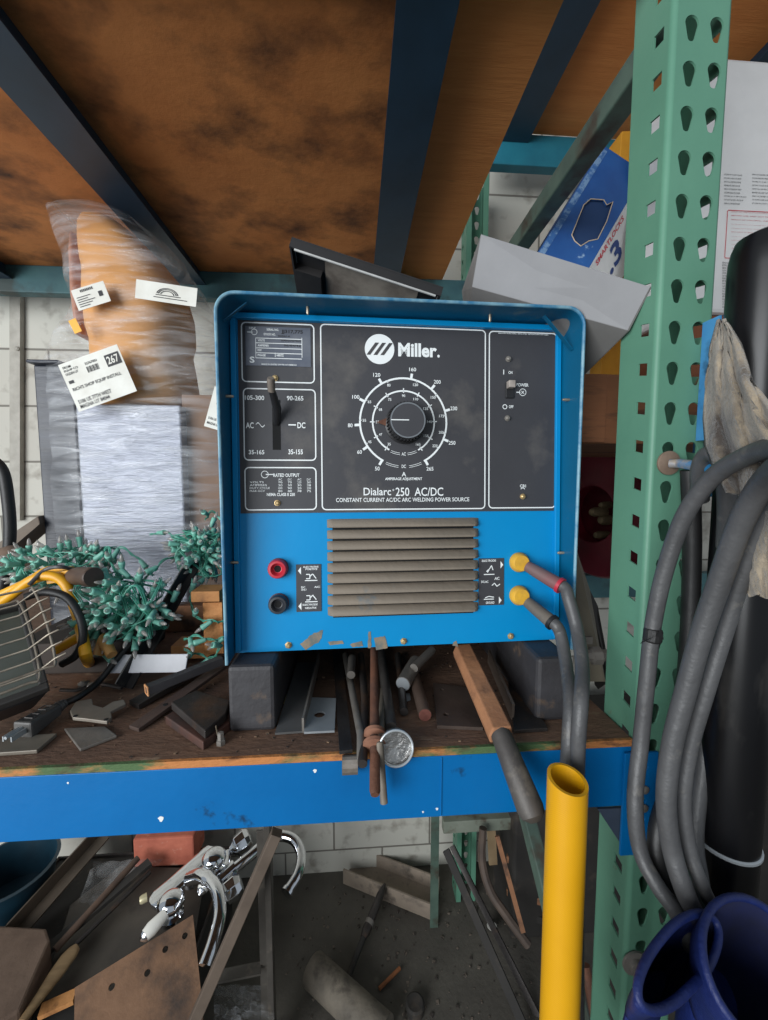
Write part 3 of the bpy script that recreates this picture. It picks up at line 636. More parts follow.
# grey sheet-metal drawer on the right
A, B, C, D, E_ = P(472, 287, .68), P(629, 331, .545), P(652, 287, .515), P(481, 234, .65), P(592, 381, .67)
F_ = E_+(A-B)*.98; F_.z = TOP+.010; E_.x = min(E_.x, .378)
t = thing('sheet_metal_trough', 'grey sheet metal trough lying skewed on the right end of the machine', 'drawer shell', (A+B)/2)
g = MB(); bk = (E_-B)
g.hexa([A, B, C, D, A+V((0, .002, 0)), B+V((0, .002, 0)), C+V((0, .002, 0)), D+V((0, .002, 0))])
build(g, 'front_face', mat('dusty_grey_paint', (134, 134, 136), (118, 118, 120), rough=.5, sc=5, dirt=(196, 196, 192), dsc=26, dth=.72, dsoft=.03), t, bevel=.003)
g = MB(); th = V((0, 0, .002))
g.hexa([A, B, E_, F_, A+th, B+th, E_+th, F_+th])
g.hexa([B, C, C+bk*.92, E_, B-tu*.008, C-tu*.008, C+bk*.92-tu*.008, E_-tu*.008])
g.hexa([A, F_, D+bk*.92, D, A+tu*.008, F_+tu*.008, D+bk*.92+tu*.008, D+tu*.008])
build(g, 'trough_shell', mat('grey_shell', (118, 116, 114), (100, 98, 96), rough=.6, sc=9), t)
def ringfit(xl, xr, y, Yc, dep, e=.6):
    a, b, c = P(xl, y, Yc-dep*e), P(xr, y, Yc+dep*e), P((xl+xr)/2, y, Yc)
    return (V(((a.x+b.x)/2, Yc, max(c.z, SH+.004))), V(((b.x-a.x)/2, 0, 0)), V((0, dep, 0)))
# ================================================================== shrink-wrapped bundle
BY = .98
t = thing('wrapped_bundle', 'shrink-wrapped bundle of a tan roll on a silvery carton against the block wall at left', 'wrapped bundle', V((P(125, 400, BY).x, BY, SH)))
def hx(px0, px1, z0, z1, Y0, Y1, g): a = P(px0, 450, Y0).x; b = P(px1, 450, Y0).x; return g.hexa([V(q) for z in (z0, z1) for q in ((a, Y0, z), (b, Y0, z), (b, Y1, z), (a, Y1, z))])
zc = P(100, 404, BY).z
g = MB(); hx(78, 182, SH, zc, BY, BY+.3, g); build(g, 'silver_carton', mat('silver_film_board', (168, 172, 184), (128, 132, 144), rough=.32, sc=26, soft=.3, metal=.45, bump=.9, bsc=34, stretch=(.5, 1, 5)), t, bevel=.004)
g = MB(); hx(39, 77.5, SH, P(50, 364, BY).z, BY+.01, BY+.3, g)
a = P(29, 362, BY); b = P(62, 362, BY); g.box(((a.x+b.x)/2, BY+.12, a.z), (b.x-a.x, .26, .008))
build(g, 'dark_side_panel', mat('dark_film_board', (40, 46, 60), (26, 30, 40), rough=.4, sc=12, bump=.3, bsc=30, stretch=(.5, 1, 5)), t, bevel=.003)
g = MB(); hx(183.5, 232, SH, P(200, 392, BY).z, BY+.03, BY+.3, g); build(g, 'brown_carton', mat('cardboard_dim', (140, 112, 92), (122, 98, 80), rough=.85, sc=9), t, bevel=.003)
g = MB(); rings = []
for y, c, h, dep in ((411, 143, 55, .09), (409, 143, 62, .115), (398, 146, 63, .13), (372, 143, 61, .135), (350, 141, 58, .128), (338, 141, 62, .135), (312, 139, 64, .138), (292, 136, 61, .128), (284, 133, 58, .12), (276, 131, 58, .125), (258, 123, 51, .12), (243, 115, 42, .105), (231, 108, 31, .075), (224, 104, 17, .045)):
    rings.append(ringfit(c-h+3, c+h-3, y, BY+.13, dep))
g.loft(rings, 40, 2.7, nz=.006, nsc=9)
build(g, 'tan_roll', mat('tan_foam', (218, 160, 92), (198, 138, 74), rough=.6, sc=4, soft=.3, bump=.12, bsc=20, stretch=(1, 1, 3)), t, smooth=True, ang=80)
g = MB(); rings = []
for y, c, h, dep in ((340, 90, 12, .05), (300, 88, 15, .06), (262, 84, 13, .055), (240, 80, 9, .035)):
    rings.append(ringfit(c-h, c+h, y, BY+.12, dep))
g.loft(rings, 24, 2.5, nz=.004)
build(g, 'brown_sleeve', mat('pinkish_brown', (190, 132, 100), (160, 110, 90), rough=.6, sc=6), t, smooth=True, ang=80)
# plastic film
m = bpy.data.materials.new('shrink_film'); m.use_nodes = True; nt = m.node_tree; N, L = nt.nodes, nt.links; b = N['Principled BSDF']
b.inputs['Base Color'].default_value = lin((225, 228, 232)); b.inputs['Roughness'].default_value = .13; b.inputs['Specular IOR Level'].default_value = .8
tc = N.new('ShaderNodeTexCoord'); mp = N.new('ShaderNodeMapping'); mp.inputs['Scale'].default_value = (2.2, 2.2, 16); mp.inputs['Rotation'].default_value = (0, math.radians(9), 0); L.new(tc.outputs['Object'], mp.inputs[0])
n1 = N.new('ShaderNodeTexNoise'); n1.inputs['Scale'].default_value = 3.2; n1.inputs['Detail'].default_value = 8; n1.inputs['Distortion'].default_value = .8; L.new(mp.outputs[0], n1.inputs[0])
r = N.new('ShaderNodeMapRange'); r.inputs['From Min'].default_value = .42; r.inputs['From Max'].default_value = .75; r.inputs['To Min'].default_value = .05; r.inputs['To Max'].default_value = .42
L.new(n1.outputs[0], r.inputs[0]); L.new(r.outputs[0], b.inputs['Alpha'])
bp = N.new('ShaderNodeBump'); bp.inputs['Strength'].default_value = 1; bp.inputs['Distance'].default_value = .01; L.new(n1.outputs[0], bp.inputs['Height']); L.new(bp.outputs[0], b.inputs['Normal'])
m_film = m
g = MB(); rings = []
for y, xl, xr, dep in ((634, 38, 262, .165), (540, 37, 262, .168), (480, 35, 262, .168), (420, 33, 262, .17), (372, 29, 258, .172), (352, 40, 250, .168), (335, 57, 240, .16), (318, 60, 230, .157), (300, 58, 220, .155), (280, 54, 209, .15), (262, 50, 197, .145), (248, 46, 184, .135), (236, 42, 170, .12), (227, 41, 155, .10), (221, 50, 140, .08), (218, 66, 122, .04)):
    rings.append(ringfit(xl, xr, y, BY+.145, dep, .75))
rr_ = []
for i in range(len(rings)-1):
    for k in range(3):
        f = k/3; rr_.append(tuple(x.lerp(y, f) for x, y in zip(rings[i], rings[i+1])))
rr_.append(rings[-1])
g.loft(rr_, 64, 3.2, nz=.012, nsc=16)
build(g, 'plastic_film', m_film, t, smooth=True, ang=80)
# labels stuck on the bundle
def label(pts, Y, name, lines, extra=None, m=None, dY=0):
    q = [P(x, y, Y) for x, y in pts]; pl = Pl(q[3], q[2]-q[3], q[0]-q[3]); w_ = (q[2]-q[3]).length; h_ = (q[0]-q[3]).length
    o = build(MB().box(pl.pt(w_/2, h_/2, 0), (w_, .0008, h_), (pl.u, pl.n, pl.v)), name, m or m_paper, t)
    g = MB()
    for s, u0, v0, u1, v1, bo in lines: g.text(pl, s, 0, 0, 0, 0, bold=bo, w=.0012, sc=(u0*w_, v0*h_, u1*w_, v1*h_))
    if extra: extra(g, pl, w_, h_)
    if g.v: build(g, 'label_print', m_ink, o, keep=True)
    return pl, w_, h_, o
def ex(g, pl, w, h):
    for i in range(12): g.quad(pl, w*(.40+.017*i), h*.66, w*(.40+.017*i+(.006 if i % 3 else .011)), h*.78, .0012)
    g.quad(pl, w*.73, h*.63, w*.97, h*.87, .0011); g.quad(pl, w*.05, h*.57, w*.13, h*.63, .0012)
pl, w_, h_, o = label([(62, 364), (118, 344.5), (137, 391), (79, 412)], BY-.045, 'shipping_label', [
    ("RICH'S SHOP EQUIP INSTALL", .06, .40, .88, .48, .01), ('5106 US 77TH WEST', .06, .14, .62, .22, .01), ('MAGNA UT 84044', .06, .04, .56, .12, .01),
    ('FROM', .05, .88, .18, .93, .01), ('EQUIP CO', .05, .81, .28, .86, .01), ('OGDEN UT', .05, .74, .26, .79, .01), ('32767001', .40, .82, .60, .87, .01)], ex)
build(MB().text(pl, '267', 0, 0, 0, 0, bold=.02, w=.0018, sc=(w_*.755, h_*.67, w_*.945, h_*.83)), 'label_number', m_paper, o, keep=True)
def ex2(g, pl, w, h):
    for i in range(8): g.quad(pl, w*(.25+.05*i), h*.78, w*(.25+.05*i+.03), h*.9, .0012)
    for i in range(5): g.quad(pl, w*.08, h*(.12+.11*i), w*(.4+.1*(i % 3)), h*(.15+.11*i), .0012)
    g.quad(pl, w*.74, h*.35, w*.86, h*.6, .0012)
label([(80, 290), (114, 280), (111, 301), (79, 311)], BY-.035, 'packing_slip', [], ex2)
def ex3(g, pl, w, h):
    for r_ in (.30, .36, .22): g.ring(pl, w*.52, h*.36, h*r_, h*(r_+.035), 10, 170, w=.0012, rx=1.5)
    g.quad(pl, w*.33, h*.33, w*.74, h*.37, .0012); g.quad(pl, w*.3, h*.2, w*.85, h*.24, .0012)
label([(135, 279), (191, 290), (196, 307), (135, 298)], BY-.045, 'printed_label', [], ex3)
label([(75, 320), (82, 317), (82, 331), (75, 334)], BY-.03, 'caution_sticker', [], m=mat('orange_sticker', (238, 172, 40), rough=.5))
label([(214, 386), (226, 384), (224, 432), (204, 426)], BY-.06, 'shipping_slip', [("5106 US 77TH", .1, .2, .8, .26, .01), ('MAGNA UT', .1, .08, .7, .14, .01)], lambda g, pl, w, h: g.quad(pl, w*.3, h*.6, w*.8, h*.68, .0012))
# ================================================================== light strings
m_sock = mat('green_socket', (128, 188, 170), (100, 166, 148), rough=.45, sc=60)
m_wire = mat('green_wire', (60, 140, 118), (80, 160, 138), rough=.45, sc=60)
m_bulb = mat('clear_bulb', (176, 170, 164), rough=.1, alpha=.55, spec=.8)
sock0 = None
def lights(name_lab, cen, Y, rx, ry, rz, n, seed, strands=(), wires=7):
    global sock0
    rg = random.Random(seed); c = P(cen[0], cen[1], Y)
    t = thing('light_string', name_lab, 'light string', V((c.x, c.y, c.z-rz)), 'tangled mini light strings')
    g = MB()
    for k in range(wires):
        ph = [rg.uniform(0, 6.3) for _ in range(6)]; fa = [rg.choice((1, 2, 3)) for _ in range(3)]
        pts = [c+V((rx*.85*math.sin(fa[0]*a+ph[0])*math.cos(ph[3]+a*.5), ry*.8*math.sin(fa[1]*a+ph[1]), rz*.8*math.sin(fa[2]*a+ph[2]))) for a in [i*2*math.pi/40 for i in range(41)]]
        for d in (0, .0022): g.tube([p+V((d, d, 0)) for p in pts], .0012, 5)
    for s in strands:
        pts = spline([P(*q) for q in s], 8)
        for d in (0, .003): g.tube([p+V((d*math.sin(i*.8), 0, d*math.cos(i*.8))) for i, p in enumerate(pts)], .0012, 5)
    build(g, 'green_wire', m_wire, t, smooth=True)
    spots = []
    for i in range(n):
        th = rg.uniform(0, 2*math.pi); z = rg.uniform(-.9, 1); q = math.sqrt(1-z*z); r = rg.uniform(.55, 1)
        d = V((q*math.cos(th), q*math.sin(th), z)); 
        if d.y > .35: d.y *= -1
        p = c+V((d.x*rx, d.y*ry, d.z*rz))*r; o = (d+V((rg.uniform(-1, 1), rg.uniform(-1, .4), rg.uniform(-.9, .9)))*.9).normalized()
        spots.append((p, o))
    for s in strands:
        pts = spline([P(*q) for q in s], 4)
        for p in pts[2::5]: spots.append((p, V((rg.uniform(-1, 1), rg.uniform(-1, 0), rg.uniform(-.8, .6))).normalized()))
    for p, o in spots:
        if sock0 is None:
            gm = MB().lathe((0, 0, 0), (0, 0, 1), [(.0028, 0), (.0042, .002), (.0046, .010), (.0056, .017), (.0058, .021), (.0046, .0215)], 9)
            me = bpy.data.meshes.new('socket'); me.from_pydata(gm.v, [], gm.f); me.materials.append(m_sock)
            gm = MB().lathe((0, 0, .021), (0, 0, 1), [(.0034, 0), (.0036, .006), (.0028, .011), (.0008, .0155)], 7)
            m2 = bpy.data.meshes.new('bulb'); m2.from_pydata(gm.v, [], gm.f); m2.materials.append(m_bulb)
            for q in (me, m2): q.polygons.foreach_set('use_smooth', [True]*len(q.polygons))
            sock0 = (me, m2)
        so = bpy.data.objects.new('bulb_socket', sock0[0]); bu = bpy.data.objects.new('bulb', sock0[1])
        COL.objects.link(so); COL.objects.link(bu); so.parent = t; bu.parent = so
        so.location = p-t.location; so.rotation_euler = o.to_track_quat('Z', 'Y').to_euler()
    return t
lights('tangled green mini light string, rearmost heap in front of the silvery carton', (66, 566), .84, .105, .05, .042, 84, 3,
       [((95, 560, .84), (110, 556, .84), (122, 548, .84), (140, 560, .84)), ((20, 565, .8), (5, 566, .8), (-20, 570, .8))], 6)
lights('largest tangled heap of green mini lights with clear bulbs, above the black angle iron', (128, 606), .74, .080, .055, .062, 92, 5,
       [((100, 560, .76), (108, 548, .78), (112, 566, .76), (120, 580, .74)), ((150, 575, .76), (165, 560, .8), (180, 556, .84)), ((95, 620, .72), (88, 650, .70), (110, 655, .7))], 9)
lights('green mini light string hanging over the orange wood beside the machine', (203, 552), .86, .056, .05, .055, 58, 9,
       [((150, 535, .92), (165, 532, .9), (180, 540, .88), (195, 545, .86)), ((192, 580, .8), (191, 605, .78), (197, 618, .76), (212, 621, .75), (226, 622, .76)), ((184, 640, .74), (196, 636, .73), (210, 640, .73), (224, 638, .74)),
        ((184, 650, .74), (200, 655, .73), (212, 658, .73), (222, 646, .74)), ((205, 520, .9), (212, 512, .92), (222, 520, .92))], 8)
# ================================================================== things lying on the deck
def Q(px, py, h=0.): return PZ(px, py, SH+h)
def slab(name, pts, h0, h1, m, lab, cat, grp=None, bevel=.001, base=None, **k):
    """flat piece whose upper outline was surveyed at height h1"""
    tp_ = [Q(x, y, h1) for x, y in pts]; bt = [V((p.x, p.y, SH+h0)) for p in tp_]; n = len(pts)
    g = MB().add(bt+tp_, [tuple(range(n))[::-1], tuple(range(n, 2*n))]+[(i, (i+1) % n, n+(i+1) % n, n+i) for i in range(n)])
    return one(g, name, m, lab, cat, grp, bevel=bevel, **k)
def holes_plate(name, pts, h, th, holes, m, lab, cat, grp=None):
    """plate surveyed at height h with round holes"""
    q = [Q(x, y, h) for x, y in pts]; o = q[0]; M = Matrix.Translation(o)
    hs = []
    for x, y, r in holes: c = Q(x, y, h)-o; hs.append([(c.x+r*math.cos(a*.5236), c.y+r*math.sin(a*.5236)) for a in range(12)])
    g = MB().plate([[(p.x-o.x, p.y-o.y) for p in q]]+hs, M, th)
    return one(g, name, m, lab, cat, grp)
def rod(name, pts, r, m, lab, cat, grp=None, n=14, **k):
    return one(MB().tube(pts, r, n), name, m, lab, cat, grp, smooth=True, **k)
# --- under the machine, left to right
slab('scrap_strip', [(280, 655), (289, 656), (286, 702), (278, 702)], .0005, .004, mat('pale_yellow_strip', (172, 158, 104), (150, 136, 88), rough=.6, sc=20), 'pale yellowish strip lying left of the grey channel under the machine', 'metal strip')
t = thing('sheet_channel', 'dull grey folded sheet channel pointing at the deck edge, left of the white tab', 'metal channel', Q(292, 730))
a, b, c, d = Q(297, 664, .012), Q(318, 664, .012), Q(302, 733, .001), Q(275, 735, .001)
g = MB().hexa([d, c, b, a]+[p+V((0, 0, .003)) for p in (d, c, b, a)]); build(g, 'web', mat('galvanised', (112, 112, 112), (94, 93, 92), rough=.45, metal=.35, sc=10), t)
g = MB().hexa([c, c+V((.003, 0, 0)), b+V((.003, 0, 0)), b]+[p+V((0, 0, .022)) for p in (c, c+V((.003, 0, 0)), b+V((.003, 0, 0)), b)]); build(g, 'flange', m_grey, t)
holes_plate('bracket_tab', [(304, 733), (334.5, 731.5), (336, 699), (306, 698)], .005, .003, [(319.5, 715, .0085)], m_zinc, 'light zinc tab with one round hole next to the grey channel', 'metal plate')
rg = (.006, .0075)
def ends(pf, pb, h0=.006, h1=.008): return [Q(*pf, h0), Q(*pb, h1)]
one(MB().tube([], .001) if 0 else MB().bar(Q(337, 652, .004), Q(346, 752, .004), .017, .005), 'flat_bar', m_steel, 'black flat bar reaching over the deck edge with a curled end', 'metal bar')
o_ = bpy.context.scene.objects['flat_bar']
e0 = P(350, 762, .488); g = MB(); 
arc = [V((e0.x, .494+.009*math.cos(a)*-1, SH-.010+.012*math.sin(a))) for a in [i*.45-1.2 for i in range(9)]]
for p, q in zip(arc, arc[1:]): g.hexa([p+V((-.010, 0, 0)), p+V((.010, 0, 0)), q+V((.010, 0, 0)), q+V((-.010, 0, 0))]+[v+V((0, -.003, .001)) for v in (p+V((-.010, 0, 0)), p+V((.010, 0, 0)), q+V((.010, 0, 0)), q+V((-.010, 0, 0)))])
W[o_.name] = V(o_.location); build(g, 'curled_end', mat('worn_bright_steel', (150, 142, 134), (110, 100, 90), rough=.4, metal=.5, sc=40), o_)
rod('steel_rod', [Q(345, 655, .012), Q(352, 690, .012), Q(361, 735, .010), P(361, 762, .485)], .0058, m_grey, 'bent grey rod between the curled flat bar and the straight dark rod', 'steel rod', 'loose rods under the machine')
rod('steel_rod', [Q(361, 655, .022), P(365, 700, .60), P(362.5, 764, .478)], .0062, m_steel, 'straight dark rod with a worn tip just left of the rusty flanged rod', 'steel rod', 'loose rods under the machine')
rod('steel_tube', [Q(352, 658, .03), Q(351, 675, .028)], .007, m_grey, 'short open grey tube end deep under the machine, left of centre', 'steel tube')
rod('steel_rod', [Q(383, 690, .010), P(380, 745, .492), P(384, 803, .474)], .0048, mat('pale_tip_rod', (126, 118, 106), (96, 88, 80), rough=.6, metal=.3, sc=30), 'thin rod with a whitish frayed tip hanging lowest over the blue beam', 'steel rod', 'loose rods under the machine')
t = thing('flanged_rod', 'rusty brown rod with two collar flanges sticking out over the blue beam', 'rusty rod', Q(372, 700))
p0, p1 = P(374, 648, .66), P(375, 795, .445)
build(MB().tube([p0, p0.lerp(p1, .5), p1.lerp(p0, .02), p1], [.0062, .0064, .0066, .005], 14), 'shaft', m_rust, t, smooth=True)
dr = (p1-p0).normalized()
for f, r in ((.66, .0145), (.73, .0158)):
    build(MB().lathe(p0.lerp(p1, f), dr, [(.007, -.002), (r, -.001), (r, .004), (.007, .006)], 18), 'collar', mat('rust_collar', (150, 106, 84), (120, 80, 62), rough=.75, sc=50), t, smooth=True)
rod('steel_bar', [Q(381, 652, .010), Q(391, 728, .010)], .0085, mat('grey_pipe', (96, 92, 88), (66, 62, 60), rough=.6, metal=.2, sc=14, bump=.3), 'mottled dark grey round bar behind the round chrome cap', 'steel bar')
rod('steel_bar', [Q(398, 655, .008), Q(404, 712, .008)], .0065, m_steel, 'dim dark bar in shadow right of the mottled grey one', 'steel bar')
# chrome cap
t = thing('chrome_cap', 'round dented chrome cap leaning on the deck edge behind the rusty flanged rod', 'chrome cap', P(395, 765, .50))
cc = P(396, 748, .493); ax = V((.08, -1, .25)).normalized(); rc = P(414, 748, .487).x-cc.x
build(MB().lathe(cc, ax, [(rc, -.006), (rc*1.0, 0), (rc*.93, .002), (rc*.90, -.001), (rc*.86, -.003), (rc*.3, -.0045), (0, -.005)], 36), 'cap', mat('dented_chrome', (190, 190, 188), (120, 116, 112), rough=.25, metal=.85, sc=60, soft=.25, bump=.7, bsc=90), t, smooth=True)
build(MB().tube([cc+V((math.cos(a), 0, 0))*rc*.96+ax.cross(V((1, 0, 0)))*math.sin(a)*rc*.96+ax*.001 for a in [i*math.pi/18 for i in range(36)]], .0016, 8, closed=True), 'rim', m_zinc, t, smooth=True)
t = thing('pipe_nipple', 'short grey pipe nipple with a bright cut end under the middle of the machine', 'pipe nipple', Q(403, 690))
a, b = Q(403, 684, .02), Q(416, 662, .026)
build(MB().tube([a, b], .0125, 18), 'barrel', m_grey, t, smooth=True); build(MB().lathe(a, (a-b), [(.0115, 0), (.0115, .0008), (.004, .0012), (0, .001)], 18), 'cut_end', m_zinc, t, smooth=True)
one(MB().add([Q(398, 693, .001), Q(410, 693, .001), Q(411, 700, .001), Q(404, 703, .001), Q(399, 699, .006)], [(0, 1, 2, 3), (0, 1, 4), (1, 2, 4), (2, 3, 4), (3, 0, 4)]), 'metal_chip', m_zinc, 'small bright metal chip in front of the pipe nipple', 'metal chip', bevel=.0005)
t = thing('steel_dowel', 'stubby brown round bar with a reddish sawn end right of the pipe nipple', 'round bar', Q(420, 715))
a, b = Q(425, 715, .0095), Q(413, 672, .0095)
build(MB().tube([a, b], .0098, 18), 'shaft', mat('brown_bar', (106, 88, 76), (84, 66, 56), rough=.7, sc=18), t, smooth=True); build(MB().lathe(a, a-b, [(.0092, 0), (.0092, .001), (0, .001)], 18), 'sawn_end', mat('red_rust', (150, 96, 84), (120, 70, 60), rough=.8, sc=60), t, smooth=True)
rod('steel_tube', [Q(414, 668, .036), Q(432, 650, .042)], .0075, m_grey, 'thin grey tube slanting back above the pipe nipple', 'steel tube')
holes_plate('drilled_plate', [(437, 727), (483, 729), (478, 690), (433, 684)], .003, .005, [(442, 691, .003), (446, 716, .0042)], mat('brown_plate', (92, 78, 70), (70, 58, 52), rough=.6, metal=.25, sc=12, bump=.2), 'brown flat steel plate with two holes left of the wooden handle', 'metal plate')
# wooden handle with a steel pipe hanging over the edge
t = thing('wood_handled_bar', 'split wooden handle on a dark steel pipe sloping down over the blue beam', 'wood handled bar', Q(480, 720))
p0, p1 = P(462, 650, .66), P(501, 735, .492)
d = (p1-p0).normalized()
g = MB().ext(p0, p1, [(-.014, -.012), (.0135, -.013), (.016, -.002), (.012, .012), (-.013, .013), (-.016, .002)])
build(g, 'wooden_handle', mat('handle_wood', (174, 122, 84), (140, 96, 68), rough=.75, sc=10, soft=.2, dirt=(78, 58, 46), dsc=14, dth=.6, bump=.4, bsc=50), t, bevel=.002)
p2 = P(530, 808, .44)
build(MB().tube([p1-d*.02, p1+d*.004, p2, p2+(p2-p1).normalized()*.008, p2+(p2-p1).normalized()*.014], [.0125, .0135, .0165, .0145, .006], 20), 'steel_pipe', mat('dusty_pipe', (88, 84, 80), (66, 62, 60), rough=.55, metal=.25, sc=9, dirt=(120, 112, 102), dsc=20, dth=.66, bump=.2), t, smooth=True)
g = MB().bar(Q(489, 656, .03), Q(513, 712, .015), .004, .026); one(g, 'steel_flat', mat('grey_brown_flat', (104, 92, 82), (84, 72, 64), rough=.6, sc=12), 'narrow flat standing on edge right of the wooden handle', 'metal bar')
slab('steel_offcut', [(508, 680), (520, 680), (548, 728), (514, 730)], .0005, .006, m_steel, 'dark tapering offcut on the deck in front of the right foot', 'metal plate')
# left pile in front: plates and bars
slab('steel_block', [(171, 702), (196, 690), (230, 700), (226, 713), (205, 731)], .0142, .0262, m_steel, 'upper of the two stacked dark steel plates beside the machine foot', 'steel plate', 'stacked steel plates', bevel=.0015)
slab('steel_block', [(165, 716), (190, 700), (231, 708), (230, 722), (203, 742)], .0008, .0135, mat('steel_rust_side', (66, 58, 56), (92, 60, 50), rough=.6, metal=.3, sc=25, bump=.2), 'lower of the two stacked dark steel plates beside the machine foot', 'steel plate', 'stacked steel plates', bevel=.0015)
def flat(name, a, b, w, h, m, lab, cat, h0=.001, h1=.001, up=(0, 0, 1), holes=None):
    return one(MB().bar(Q(*a, h0+h/2), Q(*b, h1+h/2), w, h, up), name, m, lab, cat, bevel=.0008)
t = thing('rusty_flat_bar', 'long rusty flat bar with a drilled hole lying diagonally in front of the stacked plates', 'metal bar', Q(135, 730))
a, b = Q(134, 729, .004), Q(228, 662, .024)
build(MB().bar(a, b, .020, .006), 'bar', mat('brown_bar_top', (92, 76, 68), (70, 54, 48), rough=.7, metal=.2, sc=14, bump=.3), t, bevel=.0008)
h = a.lerp(b, .28); build(MB().lathe(h+V((0, 0, .0025)), (0, 0, 1), [(.0035, 0), (.0035, .0012), (0, .0013)], 14), 'drilled_hole', m_dark, t)
flat('steel_bar', (134, 705), (222, 655), .026, .009, m_steel, 'thick dark bar with a reddish sawn end behind the rusty flat bar', 'metal bar', .001, .016)
g = MB(); a, b = Q(144, 690, .030), Q(100, 712, .012)
g.tube([a+V((x, 0, z)) for x, z in ((-.006, -.006), (.006, -.006), (.006, .006), (-.006, .006))], .0012, 6, closed=True)
tt = thing('square_tube', 'slim square tube with an orange rimmed open end above the dark bars', 'square tube', Q(120, 705))
build(MB().bar(Q(147, 690, .032), Q(222, 660, .040), .014, .014), 'tube', mat('dark_tube', (70, 68, 70), (54, 52, 54), rough=.5, sc=14), tt, bevel=.001)
e = Q(147, 690, .032); dd = (Q(222, 660, .040)-e).normalized(); s_ = dd.cross(V((0, 0, 1))).normalized(); u_ = s_.cross(dd)
build(MB().tube([e-dd*.0005+s_*x+u_*y for x, y in ((-.0068, -.0068), (.0068, -.0068), (.0068, .0068), (-.0068, .0068))], .0013, 6, closed=True), 'open_end', mat('orange_rim', (206, 148, 100), rough=.6), tt)
# white board and wood pieces
g = MB(); a, b, c, d = Q(146, 668, .012), Q(187, 672, .012), Q(188, 655, .03), Q(150, 652, .03)
one(MB().bar(P(108, 664, .70), P(187, 663, .70), .0035, .030, (0, .5, 1)), 'plastic_strip', mat('white_plastic', (206, 206, 210), (190, 190, 194), rough=.35, sc=20), 'short white plastic strip behind the black angle iron', 'plastic strip', bevel=.001)
pc = P(212, 592, .82)
one(MB().box(P(210, 593, .78), (.052, .05, .020)), 'wood_block', m_wood, 'flat orange wood block on top of the upright one beside the machine', 'wood block', 'orange wood blocks beside the machine', bevel=.001)
a = P(214, 600, .78); z1 = a.z-.001
g = MB().box((a.x+.002, .785, (z1+SH)/2+.001), (.036, .04, z1-SH-.001)); one(g, 'wood_block', mat('chipboard_end', (206, 146, 92), (178, 116, 66), rough=.85, sc=40, bump=.6, bsc=90), 'upright chipboard-like orange block standing beside the machine', 'wood block', 'orange wood blocks beside the machine', bevel=.001)
one(MB().box(P(196, 647, .80), (.075, .05, .026)), 'wood_block', m_wood, 'low orange wood block lying left of the upright one behind the green strand', 'wood block', 'orange wood blocks beside the machine', bevel=.001)
one(MB().box((P(180, 628, .93).x, .97, SH+.032), (.16, .05, .062)), 'wood_rail', m_oldwood, 'dim brown wood rail in the shadow behind the black angle iron', 'wood rail', bevel=.002)
# black angle iron leaning from the heap to the deck
t = thing('angle_iron', 'black angle iron with a bright rivet leaning across the light strings', 'angle iron', Q(125, 690))
p0, p1 = Q(126, 688, .004), P(196, 563, .84)
dd = (p1-p0).normalized(); nrm = V((-.45, -.8, .4)); sd = dd.cross(nrm).normalized(); nn = sd.cross(dd).normalized()
g = MB()
def board(g, p0, p1, s, n_, w0, w1, th): return g.hexa([p0+s*w0, p0+s*w1, p1+s*w1, p1+s*w0, p0+s*w0+n_*th, p0+s*w1+n_*th, p1+s*w1+n_*th, p1+s*w0+n_*th])
board(g, p0, p1, sd, nn, -.018, .018, .003); board(g, p0, p1, nn, sd, .0, .022, -.003)
build(g, 'angle', mat('black_angle', (52, 50, 50), (38, 37, 38), rough=.4, metal=.3, sc=10, dirt=(92, 84, 76), dsc=14, dth=.64), t)
g = MB(); ed = nn*.0225; g.tube([p0+sd*-.0175*-1*0+ed, p1+ed], .0011, 6); build(g, 'worn_edge', m_grey, t)
rv = p0.lerp(p1, .2); build(MB().lathe(rv+nn*.003+sd*-.008, nn, [(.0045, 0), (.004, .002), (0, .003)], 14), 'rivet', m_zinc, t, smooth=True)
# bracket casting, thin plates
t = thing('pipe_bracket', 'pale grey cast bracket with two eyelets left of the dark bars', 'bracket', Q(100, 715))
lp = [(70, 712), (76, 703), (92, 700), (93, 706), (103, 709), (113, 703), (124, 701), (126, 705), (111, 713), (112, 719), (107, 723), (84, 720), (73, 719)]
g = MB(); tp_ = [Q(x, y, .016) for x, y in lp]; n = len(tp_)
g.plate([[(p.x-tp_[0].x, p.y-tp_[0].y) for p in tp_]], Matrix.Translation(tp_[0]), .005)
build(g, 'casting', mat('cast_grey', (146, 138, 128), (120, 112, 102), rough=.5, metal=.3, sc=14), t, bevel=.001)
for x, y in ((75.5, 716), (106, 719.5)):
    build(MB().lathe(Q(x, y, .0185), (0, 0, 1), [(.0028, 0), (.0028, .0006), (0, .0007)], 12), 'eyelet', m_dark, t)
for x, y in ((78, 717), (108, 720)): build(MB().lathe(Q(x, y, 0.0), (0, 0, 1), [(.005, 0), (.005, .0135)], 12), 'boss', m_grey, t)
slab('steel_tile', [(64, 728), (105, 726), (117, 735), (80, 749)], .0008, .005, m_grey, 'thin grey pentagonal plate in front of the cast bracket', 'metal plate')
slab('steel_tile', [(-6, 740), (28, 735), (57, 733), (37, 750), (-6, 753)], .0008, .006, mat('pale_edge_plate', (132, 124, 112), (108, 100, 90), rough=.5, metal=.2, sc=12), 'thin grey plate at the left deck edge under the plug prongs', 'metal plate')
t = thing('hex_bolt', 'small upright dark bolt in front of the stacked plates', 'bolt', Q(221, 743))
c = Q(221, 744); build(MB().lathe(c, (0, 0, 1), [(.0062, 0), (.0062, .006), (.0045, .007), (.0045, .016), (.003, .017)], 6), 'head', m_grey, t)
